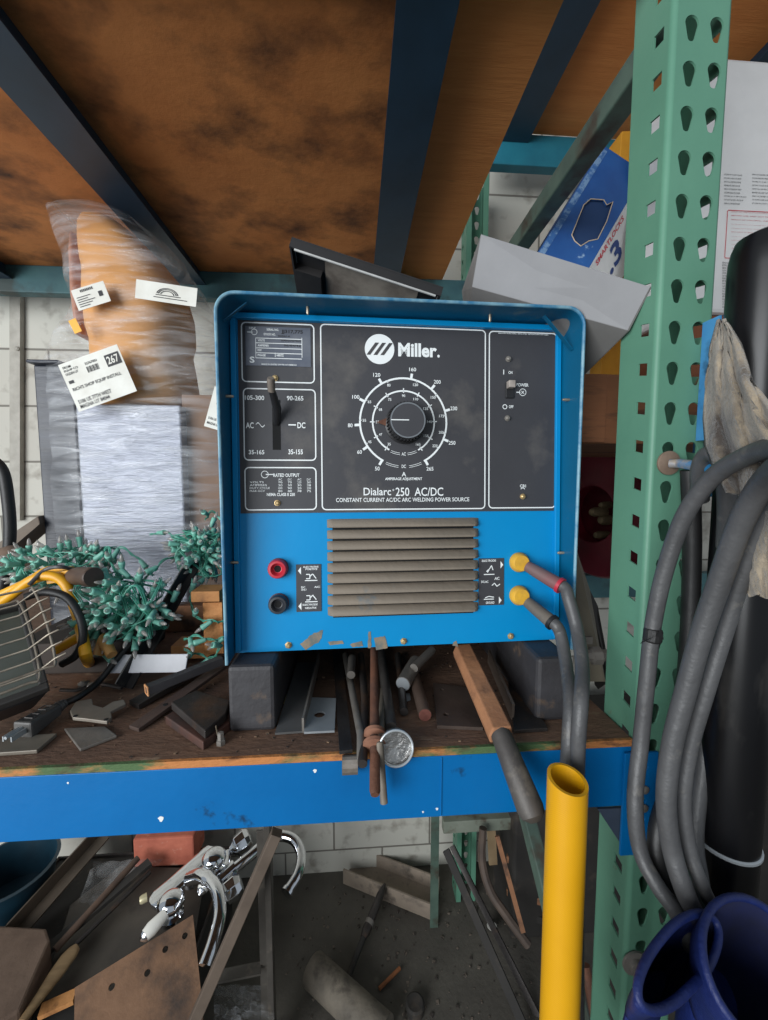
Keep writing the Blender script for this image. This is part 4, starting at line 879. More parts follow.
build(MB().tube([c+V((-.005, .002, .012)), c+V((-.006, .0, .026))], .0009, 6), 'wire_tail', m_screw, t)
# work light with wire guard, yellow stand, cord and plug
t = thing('work_light', 'black halogen work light with a wire guard and yellow stand at the left edge', 'work light', V((P(5, 690, .58).x, .60, SH)))
ca, cb = P(22, 604, .66), P(50, 690, .57); cl = P(-62, 625, .60)
v_ = ca-cb; wl = Pl(cb, ca-cl, v_); hh = v_.length; ww = (ca-cl).length
lm = lambda u, v, w: wl.pt(u, v, w)
g = MB()
fr_o = [(-ww, 0), (0, 0), (0, hh), (-ww, hh)]; bk_o = [(-ww*.85, hh*.15), (-ww*.2, hh*.15), (-ww*.2, hh*.85), (-ww*.85, hh*.85)]
g.hexa([lm(u, v, -.075) for u, v in bk_o]+[lm(u, v, -.004) for u, v in fr_o])
build(g, 'housing', m_black, t, bevel=.006)
g = MB()
for a in ((-ww, 0, 0, .010), (-ww, hh-.010, 0, hh), (-ww, .01, -ww+.01, hh-.01), (-.010, .01, 0, hh-.01)):
    g.hexa([lm(u, v, w) for w in (-.004, .008) for u, v in ((a[0], a[1]), (a[2], a[1]), (a[2], a[3]), (a[0], a[3]))])
build(g, 'front_frame', mat('dusty_black', (50, 50, 50), (66, 62, 58), rough=.5, sc=12), t, bevel=.002)
build(MB().quad(wl, -ww+.01, .01, -.010, hh-.01, -.002), 'lens', mat('lamp_glass', (96, 100, 92), (78, 82, 74), rough=.18, sc=6, spec=.8), t, keep=True)
g = MB(); G1 = .034
for du, w0 in ((-.004, .022), (.014, .044)):
    g.tube(spline([lm(-ww, hh*.93, w0), lm(-.02+du, hh*.93, w0), lm(-.002+du, hh*.86, w0), lm(-.002+du, hh*.12, w0), lm(-.02+du, hh*.05, w0), lm(-ww, hh*.05, w0)], 6), .0017, 8)
for k in range(7):
    v = hh*(.10+.128*k); g.tube([lm(-ww, v, .024), lm(-.012, v, .026), lm(.012, v, .046), lm(.024, v, .050)], .0013, 8)
build(g, 'wire_guard', mat('guard_wire', (176, 166, 150), (130, 120, 108), rough=.35, metal=.6, sc=40), t, smooth=True)
m_yel = mat('yellow_enamel', (232, 170, 30), (214, 150, 24), rough=.4, sc=10, dirt=(120, 92, 50), dsc=16, dth=.68)
g = MB().tube(spline([P(-25, 620, .72), P(10, 596, .72), P(32, 580, .72), P(52, 576, .72), P(66, 585, .72), P(76, 610, .71), P(82, 634, .69), P(86, 656, .66), Q(90, 664, .007)], 6), .0085, 14)
g.tube(spline([P(-25, 606, .76), P(25, 583, .76), P(48, 570, .76), P(72, 570, .75)], 6), .007, 12)
g.tube([P(56, 650, .69), P(84, 634, .69)], .008, 12)
build(g, 'yellow_stand', m_yel, t, smooth=True)
g = MB().bar(P(50, 578, .735), P(74, 574, .735), .02, .018); build(g, 'stand_clamp', m_yel, t, bevel=.001)
g = MB().tube([P(70, 576, .74), P(78, 576, .725), P(93, 577, .70)], [.012, .016, .017], 16); g.lathe(P(93, 577, .70), P(93, 577, .70)-P(78, 576, .725), [(.017, 0), (.016, .003), (0, .0035)], 16)
build(g, 'clamp_knob', mat('brown_knob', (86, 66, 54), (64, 50, 42), rough=.5, sc=20), t, smooth=True)
cord = spline([P(25, 597, .66), P(45, 592, .67), P(66, 597, .67), P(79, 615, .67), P(83, 637, .665), P(76, 655, .66), P(62, 664, .66)], 8)
build(MB().tube(cord, .0062, 12), 'cord', m_rubd, t, smooth=True)
cord = spline([P(29, 585, .70), P(45, 570, .72), P(62, 567, .72), P(80, 572, .76)], 8); build(MB().tube(cord, .0035, 10), 'cord', m_rubber, t, smooth=True)
for wdt, (x0, y0) in ((.006, (20, 604)), (.005, (14, 610))):
    pass
t = thing('power_plug', 'grey-black mains plug with its cord lying near the left deck edge', 'power plug', Q(40, 725))
pa, pb = Q(22, 730, .016), Q(57, 708, .016); pd = (pb-pa).normalized(); ps = pd.cross(V((0, 0, 1))).normalized(); pu = ps.cross(pd)
m_plug = mat('plug_rubber', (92, 90, 88), (74, 72, 70), rough=.5, sc=30, bump=.2)
build(MB().hexa([pa-ps*.014-pu*.013, pa+ps*.014-pu*.013, pb+ps*.009-pu*.009, pb-ps*.009-pu*.009, pa-ps*.014+pu*.011, pa+ps*.014+pu*.011, pb+ps*.008+pu*.007, pb-ps*.008+pu*.007]), 'plug_body', m_plug, t, bevel=.003)
g = MB()
for f in (.18, .56): q = pa.lerp(pb, f+.1)+pu*.0112; g.tube([q-ps*.006-pd*.005, q+ps*.006-pd*.005, q+ps*.006+pd*.005, q-ps*.006+pd*.005], .0008, 6, closed=True)
build(g, 'moulded_grip', mat('plug_light', (104, 100, 98), rough=.5), t)
g = MB(); g.lathe(pb, pd, [(.0075, 0), (.0085, .002), (.0065, .004), (.008, .006), (.006, .009), (.0072, .011), (.005, .016)], 14); build(g, 'strain_relief', m_plug, t, smooth=True)
for s_ in (-1, 1): build(MB().bar(pa+ps*.006*s_, pa+ps*.006*s_-pd*.020, .0018, .007), 'prong', m_zinc, t)
build(MB().tube([pa+pu*.003, pa-pd*.022+pu*.003], .0022, 8), 'ground_pin', m_zinc, t)
build(MB().tube(spline([pb+pd*.012, Q(80, 696, .02), Q(100, 680, .024), P(120, 655, .70), P(134, 640, .72), P(142, 622, .74), P(140, 600, .78)], 8), .0052, 12), 'cord', m_rubd, t, smooth=True)
build(MB().tube(spline([Q(60, 690, .012), Q(78, 690, .008), Q(98, 684, .01), Q(122, 688, .01)], 8), .003, 10), 'wire_bundle', m_steel, t, smooth=True)
g = MB(); c = Q(84, 683, .012); g.lathe(c, (0, 0, 1), [(.006, -.01), (.009, -.006), (.009, 0), (.004, .004)], 10).lathe(c+V((.012, -.006, -.003)), (1, 0, .2), [(.006, 0), (.006, .012)], 10)
one(g, 'hose_clamp', m_grey, 'small grey clamp between the plug cord and the cast bracket', 'clamp', smooth=True)
# dim things at the left behind the work light
one(MB().hexa([P(-20, 575, .92), P(40, 524, .97), P(38, 516, .98), P(-20, 555, .95)]+[p+V((-.02, .1, .002)) for p in (P(-20, 575, .92), P(40, 524, .97), P(38, 516, .98), P(-20, 555, .95))]), 'grey_board', mat('grey_board', (120, 108, 96), (98, 88, 78), rough=.7, sc=10), 'grey-brown board sloping up at the left behind the light strings', 'board', bevel=.002)
for (x, y, r, l) in ((12, 556, .022, 'larger rounded brown stone behind the work light'), (30, 562, .016, 'smaller rounded brown stone beside the light string')):
    c = P(x, y, .86); g = MB().loft([(c+V((0, 0, dz*r)), V((math.sqrt(max(.02, 1-dz*dz))*r*1.3, 0, 0)), V((0, math.sqrt(max(.02, 1-dz*dz))*r, 0))) for dz in (-.98, -.8, -.4, 0, .4, .8, .98)], 16, nz=.004, nsc=50)
    one(g, 'stone', mat('brown_stone', (112, 92, 78), (86, 72, 62), rough=.9, sc=20), l, 'stone', smooth=True)
one(MB().tube(spline([P(-14, 455, .9), P(2, 470, .9), P(8, 500, .9), P(10, 535, .9), P(6, 570, .9), P(-2, 606, .9), P(-8, 630, .9)], 8), .011, 14), 'rubber_hose', m_rubd, 'thick dark hose curving down at the far left edge above the boards', 'hose', smooth=True)
# a supporting heap under the strings: folded cardboard and rags in shadow
g = MB(); 
one(MB().box((P(90, 600, .82).x, .83, SH+.030), (.20, .16, .058)), 'parts_box', mat('dark_parts_box', (62, 52, 46), (46, 40, 36), rough=.8, sc=12), 'low dark box under the heaps of light strings', 'box', bevel=.003)
t = thing('hand_drill', 'dark tool body with a black grip half hidden under the light strings', 'power tool', V((P(95, 620, .75).x, .73, SH)))
build(MB().tube([P(72, 625, .72), P(85, 615, .74), P(105, 628, .73), P(112, 640, .72)], [.014, .018, .017, .012], 16), 'tool_body', m_black, t, smooth=True)
build(MB().tube([P(98, 655, .69), P(104, 640, .70), P(112, 655, .68)], [.009, .012, .008], 14), 'tool_nose', mat('tan_plastic', (196, 150, 88), (170, 120, 66), rough=.5, sc=20), t, smooth=True)
# ================================================================== below the deck
LZ = .27       # top of the low bin the scrap lies on
def G(px, py, h=0.): return PZ(px, py, LZ+h)
xr = PZ(212, 900, LZ).x
m_blk = mat('blackish_grey', (48, 45, 42), (36, 34, 32), rough=.8, sc=6, dirt=(78, 68, 58), dsc=12, dth=.66)  # near-black grey with paler patches
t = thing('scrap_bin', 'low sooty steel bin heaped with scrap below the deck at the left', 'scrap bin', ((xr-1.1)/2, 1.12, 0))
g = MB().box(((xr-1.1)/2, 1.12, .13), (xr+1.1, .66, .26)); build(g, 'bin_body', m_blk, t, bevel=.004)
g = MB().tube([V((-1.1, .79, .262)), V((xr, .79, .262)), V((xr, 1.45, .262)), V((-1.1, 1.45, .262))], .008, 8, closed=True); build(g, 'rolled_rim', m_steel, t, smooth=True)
def gslab(name, pts, h0, h1, m, lab, cat, grp=None, bevel=.002):
    """slab surveyed on its top at h1 (one number or one per corner)"""
    hs = h1 if isinstance(h1, (list, tuple)) else [h1]*len(pts)
    tp_ = [G(x, y, h) for (x, y), h in zip(pts, hs)]; bt = [V((p.x, p.y, p.z-(h0 if h0 > 0 else p.z-LZ))) for p in tp_]; n = len(pts)
    g = MB().add(bt+tp_, [tuple(range(n))[::-1], tuple(range(n, 2*n))]+[(i, (i+1) % n, n+(i+1) % n, n+i) for i in range(n)])
    return one(g, name, m, lab, cat, grp, bevel=bevel)
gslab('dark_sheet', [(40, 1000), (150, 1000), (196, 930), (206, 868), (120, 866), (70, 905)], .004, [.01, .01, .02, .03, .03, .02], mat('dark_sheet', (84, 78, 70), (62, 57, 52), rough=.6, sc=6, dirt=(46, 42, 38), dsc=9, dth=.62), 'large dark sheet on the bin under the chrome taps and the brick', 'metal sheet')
gslab('brick', [(132, 843), (197, 836), (197, 832), (134, 833)], .001, .12, mat('brick_red', (182, 104, 82), (158, 84, 66), rough=.9, sc=18, dirt=(196, 160, 142), dsc=20, dth=.66, bump=.5), 'x', 'brick')
bpy.data.objects.remove(bpy.context.scene.objects['brick'])
a, b = G(134, 869, .02), G(193, 869, .02)
g = MB().box(((a.x+b.x)/2, a.y+.05, LZ+.02+.055), (b.x-a.x, .1, .11))
one(g, 'brick', mat('brick_red', (182, 104, 82), (158, 84, 66)), 'weathered red brick just below the blue beam beside the chrome taps', 'brick', bevel=.006)
one(MB().angle(G(-25, 975, .02), P(100, 835, 1.42), .045, .045, .005), 'angle_bar', mat('brown_angle', (96, 84, 72), (70, 62, 54), rough=.6, metal=.2, sc=8), 'long brown angle bar running back to the wall at the lower left', 'angle bar')
one(MB().bar(G(30, 965, .035), G(150, 862, .09), .03, .012), 'flat_bar', m_blk, 'dark flat bar lying right of the long brown angle bar', 'metal bar')
one(MB().tube([G(55, 950, .05), G(138, 858, .1)], .010, 12), 'steel_rod', mat('brown_rod', (98, 76, 62), (70, 56, 48), rough=.7, sc=14), 'brown rod lying over the dark flat bar below the beam', 'steel rod', smooth=True)
one(MB().tube([G(75, 945, .04), G(150, 872, .07)], .007, 12), 'steel_rod', m_steel, 'thinner dark rod beside the brown rod below the beam', 'steel rod', smooth=True)
g = MB(); rows = []
for i in range(9):
    a, b = G(84-6+2*i, 902-5*i, .07), G(100+8*i, 906-6*i, .05); rows.append([a.lerp(b, j/8)+V((0, 0, .012*noise.noise(V((i*.9, j*.9, 1))))) for j in range(9)])
one(g.grid(rows), 'plastic_bag', m_film, 'crumpled clear plastic scrap over the rods at the lower left', 'plastic bag', smooth=True)
gslab('timber_block', [(-30, 940), (0, 925), (46, 928), (50, 940), (20, 1010), (-30, 1040)], -1, .09, mat('brown_timber', (112, 92, 78), (88, 70, 58), rough=.8, sc=8, bump=.3), 'chunky brown timber block in the lower left corner', 'timber block', bevel=.006)
t = thing('wooden_paddle', 'worn wooden handle with a hanging hole beside the timber block', 'wooden handle', G(50, 980))
a, b = G(22, 1022, .07), G(76, 946, .055); d = (b-a).normalized(); s_ = d.cross(V((0, 0, 1))).normalized()
g = MB(); L_ = []
for f, w_ in ((0, .010), (.3, .014), (.6, .021), (.85, .022), (.96, .016), (1, .006)):
    p = a.lerp(b, f); L_.append((p, s_*w_, V((0, 0, .007))))
g.loft(L_, 16, 2.4); build(g, 'handle', mat('worn_handle', (150, 124, 88), (120, 96, 66), rough=.6, sc=12, stretch=(1, 4, 1)), t, smooth=True)
build(MB().lathe(a.lerp(b, .93)+V((0, 0, .0055)), (0, 0, 1), [(.0038, 0), (.0038, .001), (0, .0012)], 14), 'hanging_hole', m_dark, t)
# rusty plate with holes
q = [G(75, 990, .06), G(76, 1040, .02), G(202, 1040, .04), G(193, 916, .10)]
pl = Pl(q[0], q[3]-q[0], q[0]-q[1])
lp = [pl.hit(x, y) for x, y in ((75, 988), (193, 915), (203, 1010), (204, 1060), (74, 1060))]
hs = []
for x, y in ((185, 936), (165.5, 949.5), (147.5, 973), (112, 987)):
    u, v = pl.hit(x, y); hs.append([(u+.0075*math.cos(a*.5236), v+.0075*math.sin(a*.5236)) for a in range(12)])
one(MB().plate([lp]+hs, pl.mat(), .006), 'rusty_plate', mat('rust_plate', (138, 104, 78), (104, 76, 56), rough=.75, sc=9, soft=.3, metal=.1, dirt=(58, 48, 42), dsc=7, dth=.58, dsoft=.1, bump=.4), 'big rusty brown plate with four punched holes below the porcelain lever tap', 'rusty plate')
one(MB().bar(G(40, 1012, .03), G(75, 996, .035), .03, .012), 'wood_splinter', m_wood, 'splintered pale wood piece left of the rusty plate', 'wood piece')
# teal tub
c = P(12, 905, 1.28); 
g = MB().lathe((c.x, c.y, LZ+.002), (0, 0, 1), [(.10, 0), (.125, .13), (.132, .135), (.122, .137), (.098, .01), (0, .01)], 36)
one(g, 'plastic_tub', mat('dark_teal_plastic', (24, 52, 66), (18, 40, 52), rough=.35, sc=8), 'dark teal round tub against the wall at the far left below the deck', 'tub', smooth=True)
# taps
t = thing('bridge_tap', 'chrome tap with white porcelain levers lying below the blue beam', 'tap', G(180, 890))
h = .075
a, b = G(153, 904, h), G(212, 851, h+.03); d = (b-a).normalized(); s_ = d.cross(V((0, 0, 1))).normalized(); n_ = s_.cross(d)
g = MB(); g.loft([(a.lerp(b, f), s_*w_*1.35, n_*.011) for f, w_ in ((-.03, .008), (0, .022), (.08, .027), (.3, .024), (.7, .024), (.92, .027), (1, .022), (1.03, .008))], 24, 2.6); build(g, 'base_plate', m_chrome, t, smooth=True)
for i, (k, l0, l1) in enumerate((((171, 902), (167, 912), (140, 941)), ((214, 858), (213, 868), (199, 896)))):
    kc = G(*k, h+.045+.02*i); base = kc-V((0, 0, .05))
    ko = build(MB().lathe(base, kc-base, [(.034, 0), (.034, .012), (.024, .02), (.030, .032), (.038, .045), (.037, .056), (.026, .068), (.012, .073), (0, .074)], 24), 'valve_knob', m_chrome, t, smooth=True)
    p0, p1 = G(*l0, h+.045), G(*l1, h+.03); dd = p1-p0
    build(MB().tube([p0-dd*.25, p0, p0+dd*.08], [.010, .011, .013], 14), 'lever_neck', m_chrome, ko, smooth=True)
    build(MB().tube([p0+dd*.05, p0+dd*.2, p0+dd*.6, p0+dd*.84], [.014, .0155, .019, .015], 18), 'porcelain_lever', mat('porcelain', (232, 230, 222), rough=.15), ko, smooth=True)
    build(MB().tube([p0+dd*.83, p0+dd*.9, p0+dd*1.0], [.0155, .013, .003], 16), 'lever_tip', m_chrome, ko, smooth=True)
sp = spline([G(190, 878, h+.02), G(203, 876, h+.06), G(216, 888, h+.08), G(220, 912, h+.07), G(214, 940, h+.05), G(205, 966, h+.03)], 8)
build(MB().tube(sp, [.021]*12+[.018]*(len(sp)-12), 18), 'spout', m_chrome, t, smooth=True)
build(MB().lathe(G(191, 878, h+.01), (0.1, 0, 1), [(.022, -.02), (.022, 0), (.016, .012), (.014, .03)], 20), 'spout_base', m_chrome, t, smooth=True)
build(MB().lathe(G(147, 897, h), (-1, -.6, 0), [(.012, 0), (.012, .014), (.009, .02)], 16), 'inlet_stub', mat('off_white_brass', (206, 196, 160), rough=.4, metal=.4), t, smooth=True)
t = thing('swan_neck_tap', 'chrome swan-neck tap with a hooked spout right of the porcelain lever tap', 'tap', G(240, 870))
sp = spline([G(228, 874, .10), G(245, 860, .115), G(266, 843, .13), G(280, 836, .135), G(294, 840, .13), G(301, 854, .12), G(298, 874, .11), G(288, 891, .10)], 8)
build(MB().tube(sp, [.0165]*len(sp), 18), 'spout', m_chrome, t, smooth=True)
build(MB().tube([sp[-1]-(sp[-1]-sp[-3])*.2, sp[-1]+(sp[-1]-sp[-2])*1.2], .0200, 18), 'spout_tip', m_chrome, t, smooth=True)
build(MB().tube([G(222, 880, .095), G(236, 867, .11)], [.026, .025], 18), 'spout_collar', m_chrome, t, smooth=True)
for (x, y), (x2, y2) in (((233, 849), (247, 838)), ((222, 896), (238, 884))):
    a, b = G(x, y, .11), G(x2, y2, .125); dd = b-a
    g = MB().lathe(a-dd*.2, dd, [(.013, 0), (.017, .008), (.02, .012), (.032, .022), (.035, .055), (.024, .070), (0, .072)], 8)
    build(g, 'handle', m_chrome, t, bevel=.002)
build(MB().tube([G(228, 852, .10), G(226, 896, .09)], .011, 14), 'valve_body', m_chrome, t, smooth=True)
# steel stand: upright and sloping leg
m_st = mat('stand_steel', (88, 84, 78), (66, 62, 58), rough=.55, metal=.3, sc=8, dirt=(120, 110, 98), dsc=12, dth=.66)
Y0 = 1.02; pt = P(270, 836, Y0); vx = P(272, 1000, Y0).x
t = thing('steel_stand', 'dark steel stand with an upright channel and a sloping leg below the beam', 'steel stand', (pt.x, Y0, 0))
g = MB().bar((vx, Y0, 0), (vx, Y0, pt.z+.04), .016, .03, (0, 1, 0)); g.bar((vx-.020, Y0+.02, 0), (vx-.020, Y0+.02, pt.z+.0), .030, .004, (0, 1, 0)); build(g, 'upright', m_st, t, bevel=.001)
p0, p1 = P(277, 832, Y0-.03), P(192, 1026, .93); g = MB().bar(p0, p1, .028, .03, (0, 1, 0)); build(g, 'sloping_leg', mat('brown_leg', (112, 98, 86), (90, 78, 68), rough=.6, metal=.2, sc=8), t, bevel=.002)
g = MB().bar((vx-.03, Y0+.012, .30), (vx-.15, Y0, .30), .03, .006); build(g, 'cross_strip', m_st, t)
# crumpled clear packaging at the foot
g = MB(); rows = []
for i in range(12):
    rows.append([P(214+5.5*j, 985+3.5*i, 1.08-.01*i)+V((0, 0, 1))*.02*noise.noise(V((i*.8, j*.8, 4))) for j in range(12)])
one(g.grid(rows), 'clear_packaging', m_film, 'crumpled clear packaging beside the foot of the steel stand', 'plastic packaging', smooth=True)
# floor pieces
def FZ(px, py, z=0.): return PZ(px, py, z)
a, b = FZ(343, 884), FZ(432, 921); d = (b-a).normalized(); s_ = V((0, 0, 1)).cross(d).normalized()
t = thing('channel_offcut', 'grey channel offcut lying on the floor below the middle of the beam', 'channel offcut', (a+b)/2)
def seg(g, o, w, h, z0=.001): p, q = a+s_*o, b+s_*o; return g.hexa([V((x.x, x.y, z)) for z in (z0, z0+h) for x in (p, q, q+s_*w, p+s_*w)])
g = MB(); seg(g, 0, .008, .062); seg(g, .11, .008, .062); seg(g, .008, .102, .008)
build(g, 'channel', mat('dusty_channel', (150, 136, 120), (126, 114, 102), rough=.7, sc=8, dirt=(88, 80, 72), dsc=16, dth=.62), t, bevel=.001)
t = thing('chisel_bar', 'dark pointed chisel bar leaning on the channel offcut', 'chisel', FZ(350, 975))
a, b = FZ(346, 982, .012), FZ(384, 886, .075); d = b-a
build(MB().tube([a, a+d*.45], .010, 12), 'shank', m_blk, t, smooth=True)
build(MB().tube([a+d*.42, a+d*.5, a+d*.9, a+d*1.03], [.012, .016, .014, .004], 14), 'blade', m_steel, t, smooth=True)
build(MB().tube([a+d*.55, a+d*.60], .0165, 14), 'pale_band', m_grey, t, smooth=True)
t = thing('round_billet', 'grey-brown round billet lying on the floor at the bottom of the picture', 'round billet', FZ(340, 1000))
a, b = FZ(312, 968, .048), FZ(385, 1036, .048)
build(MB().tube([a, a.lerp(b, .02), b], [.043, .047, .047], 24), 'billet', mat('mill_scale', (112, 104, 92), (84, 78, 70), rough=.75, sc=14, dirt=(60, 54, 48), dsc=14, dth=.6, bump=.6, bsc=60), t, smooth=True)
one(MB().tube([FZ(379, 989, .006), FZ(400, 968, .012)], .006, 10), 'wood_stick', mat('orange_stick', (150, 94, 56), (120, 74, 46), rough=.8, sc=30), 'short orange-brown stick on the floor right of the billet', 'stick', smooth=True)
one(MB().lathe(FZ(415, 1012), (0, 0, 1), [(.026, 0), (.03, .03), (.024, .034), (0, .03)], 16), 'metal_cup', m_blk, 'small dark upturned cup on the floor at the bottom edge', 'cup', smooth=True)
t = thing('green_frame', 'dark green steel frame corner standing behind the beam right of the middle', 'steel frame', (P(440, 880, 1.34).x, 1.34, 0))
x0 = P(439, 850, 1.34).x; zt = P(470, 818, 1.34).z; x1 = P(548, 822, 1.34).x
g = MB().angle((x0, 1.34, .0), (x0, 1.34, zt+.03), .03, .03, .004, (0, 1, 0)); build(g, 'upright', m_dgreen, t)
g = MB().bar((x0+.01, 1.33, zt-.01), (x1, 1.33, zt-.01), .03, .045); build(g, 'rail', mat('pale_green_rail', (126, 132, 120), (104, 112, 100), rough=.6, sc=10, dirt=(84, 74, 62), dsc=16, dth=.62), t, bevel=.002)
g = MB().angle((x1-.01, 1.25, 0), (x1-.01, 1.25, zt), .03, .03, .004, (0, 1, 0)); build(g, 'upright', m_dgreen, t)
for i, (pa_, pb_, m, w_, lb) in enumerate((((446, 850, 1.30), (530, 1040, 1.02), m_blk, .024, 'black bar sloping down from the green frame, left of its twin'), ((452, 846, 1.36), (545, 1030, 1.06), m_steel, .018, 'dark bar sloping down from the green frame, right of its twin'))):
    one(MB().bar(P(*pa_), P(*pb_), w_, .014, (0, 1, 0)), 'sloping_bar', m, lb, 'metal bar')
one(MB().ext(P(484, 838, 1.28), P(484, 838, 1.28)+V((0, 0, -.001)), [(0, 0), (.001, 0), (.001, .001)]), 'x', m_blk, 'x', 'x'); bpy.data.objects.remove(bpy.context.scene.objects['x'])
one(MB().tube(spline([P(483, 828, 1.28), P(482, 860, 1.26), P(490, 890, 1.22), P(506, 915, 1.18), P(528, 945, 1.14)], 8), .014, 8), 'bent_strip', mat('brown_hose', (86, 72, 62), (64, 54, 48), rough=.7, sc=14), 'brown bent hose sagging between the green frame and the yellow tube', 'hose', smooth=True)
one(MB().bar(P(497, 836, 1.22), P(523, 932, 1.12), .014, .010, (0, 1, 0)), 'wood_lath', m_oldwood, 'thin wooden lath standing just right of the bent brown hose', 'wood lath')
one(MB().bar(P(491, 826, 1.36), P(493, 864, 1.34), .03, .01, (0, 1, 0)), 'wood_lath', mat('pale_lath', (168, 144, 110), (144, 120, 90), rough=.8, sc=14), 'short pale lath hanging high behind the bent brown hose', 'wood lath')
for i, (y, l) in enumerate(((846, 'uppermost'), (862, 'second from the top'), (878, 'third from the top'), (896, 'lowest'))):
    a, b = P(508, y, 1.38), P(560, y+14, 1.30); one(MB().bar(a, b, .12, .026), 'scrap_board', m_blk if i % 2 else m_oldwood, l+' of the four dim boards stacked behind the yellow tube', 'board', 'dim boards behind the yellow tube', bevel=.002)
one(MB().loft([(FZ(492, 926, .01+z), V((.018*q, 0, 0)), V((0, .018*q, 0))) for z, q in ((0, .8), (.004, 1), (.03, 1.0), (.05, .9))], 20), 'paper_cup', mat('dull_white', (190, 188, 182), rough=.5), 'small dull white cup on the floor below the green frame', 'cup', smooth=True)
one(MB().box((1.30, 1.38, .40), (1.5, .20, .80)), 'dark_backdrop', m_blk, 'big sooty crate standing on the floor behind the lower green upright', 'crate', bevel=.01)  # added box: its near-black colour stands in for the dark background
one(MB().tube([P(585, 965, .9), V((P(600, 1040, .8).x+.04, .7, .01))], .012, 12), 'rusty_bar', m_rust, 'rusty bar end between the yellow tube and the green upright', 'metal bar', smooth=True)
# loose debris on the floor and on the deck
rg = random.Random(11)
def chips(n, fn, s0, s1):
    g = MB()
    for _ in range(n):
        p = fn(); s = rg.uniform(s0, s1); a = rg.uniform(0, 6.3); h = s*rg.uniform(.15, .6)
        pts = [V((p.x+s*rg.uniform(.5, 1)*math.cos(a+k*1.57), p.y+s*rg.uniform(.4, 1)*math.sin(a+k*1.57), p.z)) for k in range(4)]
        g.hexa(pts+[q+V((rg.uniform(-.2, .2)*s, 0, h)) for q in pts])
    return g
tag(build(chips(300, lambda: V((rg.uniform(-.25, .6), rg.uniform(.95, 1.52), .0005)), .0015, .009), 'floor_debris', mat('debris', (104, 94, 84), (58, 52, 47), rough=.9, sc=40, soft=.02)), 'small chips and crumbs strewn over the dirty floor', 'debris', kind='stuff')
tag(build(chips(520, lambda: V((rg.uniform(-.7, .36), rg.uniform(.506, 1.0), SH+.0003)), .0008, .0042), 'deck_debris', mat('debris2', (134, 108, 86), (62, 52, 46), rough=.9, sc=60, soft=.02)), 'fine grit and wood crumbs on the worn deck board', 'debris', kind='stuff')
# ================================================================== yellow tube
t = thing('yellow_tube', 'tall scuffed yellow tube with an open slanted top in front of the blue beam', 'yellow tube', (P(552, 1010, .40).x, .40, 0))
c1 = P(567.5, 779, .405); c0 = V((c1.x-.012, .375, 0)); ax = (c1-c0).normalized(); sx_ = V((1, 0, 0)); sy_ = ax.cross(sx_).normalized()
R1, R0 = .0212, .0175; n = 40
def ringpt(c, r, j, cut=0): 
    a = 2*math.pi*j/n; return c+sx_*r*math.cos(a)+sy_*r*math.sin(a)+ax*(cut*math.sin(a) if cut else 0)-ax*(cut*.4*math.cos(a))
vs = []
for c, r, cut in ((c0, R1, 0), (c1, R1, .004), (c1, R0, .004), (c0, R0, 0)): vs += [ringpt(c, r, j, cut) for j in range(n)]
g = MB().add(vs, [(k*n+j, k*n+(j+1) % n, ((k+1) % 4)*n+(j+1) % n, ((k+1) % 4)*n+j) for k in range(4) for j in range(n)])
m = mat('scuffed_yellow', (214, 158, 16), (198, 142, 10), rough=.42, sc=6, soft=.3, dirt=(132, 100, 34), dsc=26, dth=.72, dsoft=.03)
nt = m.node_tree; N, L = nt.nodes, nt.links; tc = N.new('ShaderNodeTexCoord'); wv = N.new('ShaderNodeTexWave'); wv.inputs['Scale'].default_value = 260; wv.bands_direction = 'DIAGONAL'; wv.inputs['Distortion'].default_value = 1.5
L.new(tc.outputs['Object'], wv.inputs[0]); bp = N.new('ShaderNodeBump'); bp.inputs['Strength'].default_value = .1; bp.inputs['Distance'].default_value = .002; L.new(wv.outputs['Fac'], bp.inputs['Height']); L.new(bp.outputs[0], N['Principled BSDF'].inputs['Normal'])
build(g, 'tube', m, t, smooth=True)
pl = Pl(c1-sy_*(R1+.0006)*1.0-ax*.028, sx_, ax)
if (pl.o-CAM).length > (c1-CAM).length: pl = Pl(c1+sy_*(R1+.0006)-ax*.028, sx_, ax)
g = MB()
for k in range(9): g.quad(pl, -.007+.0016*k, -.0006+.0006*math.sin(k*2), -.007+.0016*k+.0011, .0006+.0006*math.sin(k*2.3), 0)
build(g, 'scuff_marks', m_ink, t, keep=True)
g = MB(); rg2 = random.Random(3)
# ================================================================== right side: hook, cables, cylinder, rag
t = thing('cable_hook', 'blue hook rod with a grey washer bolted on the green upright carrying the cables', 'cable hook', P(668, 464, .498))
hc = P(668, 463, .497); build(MB().lathe(hc, (0, -1, 0), [(.0155, 0), (.0155, .0025), (.014, .0032), (0, .0032)], 28), 'washer', mat('rusty_washer', (142, 122, 106), (116, 98, 84), rough=.6, metal=.3, sc=40), t, smooth=True)
h1 = P(712, 468, .43); build(MB().tube([hc+V((0, -.003, -.001)), hc+V((.006, -.012, -.001)), h1, h1+(h1-hc)*.5], [.0055, .006, .0065, .0065], 16), 'rod', mat('hook_blue', (44, 122, 172), (30, 100, 148), rough=.45, sc=30, dirt=(150, 138, 124), dsc=20, dth=.56), t, smooth=True)
b1 = P(634, 962, .497); t = up
build(MB().lathe(b1, (0, -1, 0), [(.018, 0), (.018, .003), (.010, .004), (.010, .010), (0, .011)], 20), 'anchor_bolt', m_grey, t, smooth=True)
def cable(pts, r, lab, m=m_rubber): return one(MB().tube(spline([P(*p) for p in pts], 8), r, 16), 'welding_cable', m, lab, 'welding cable', 'heavy cables hanging from the hook', smooth=True)
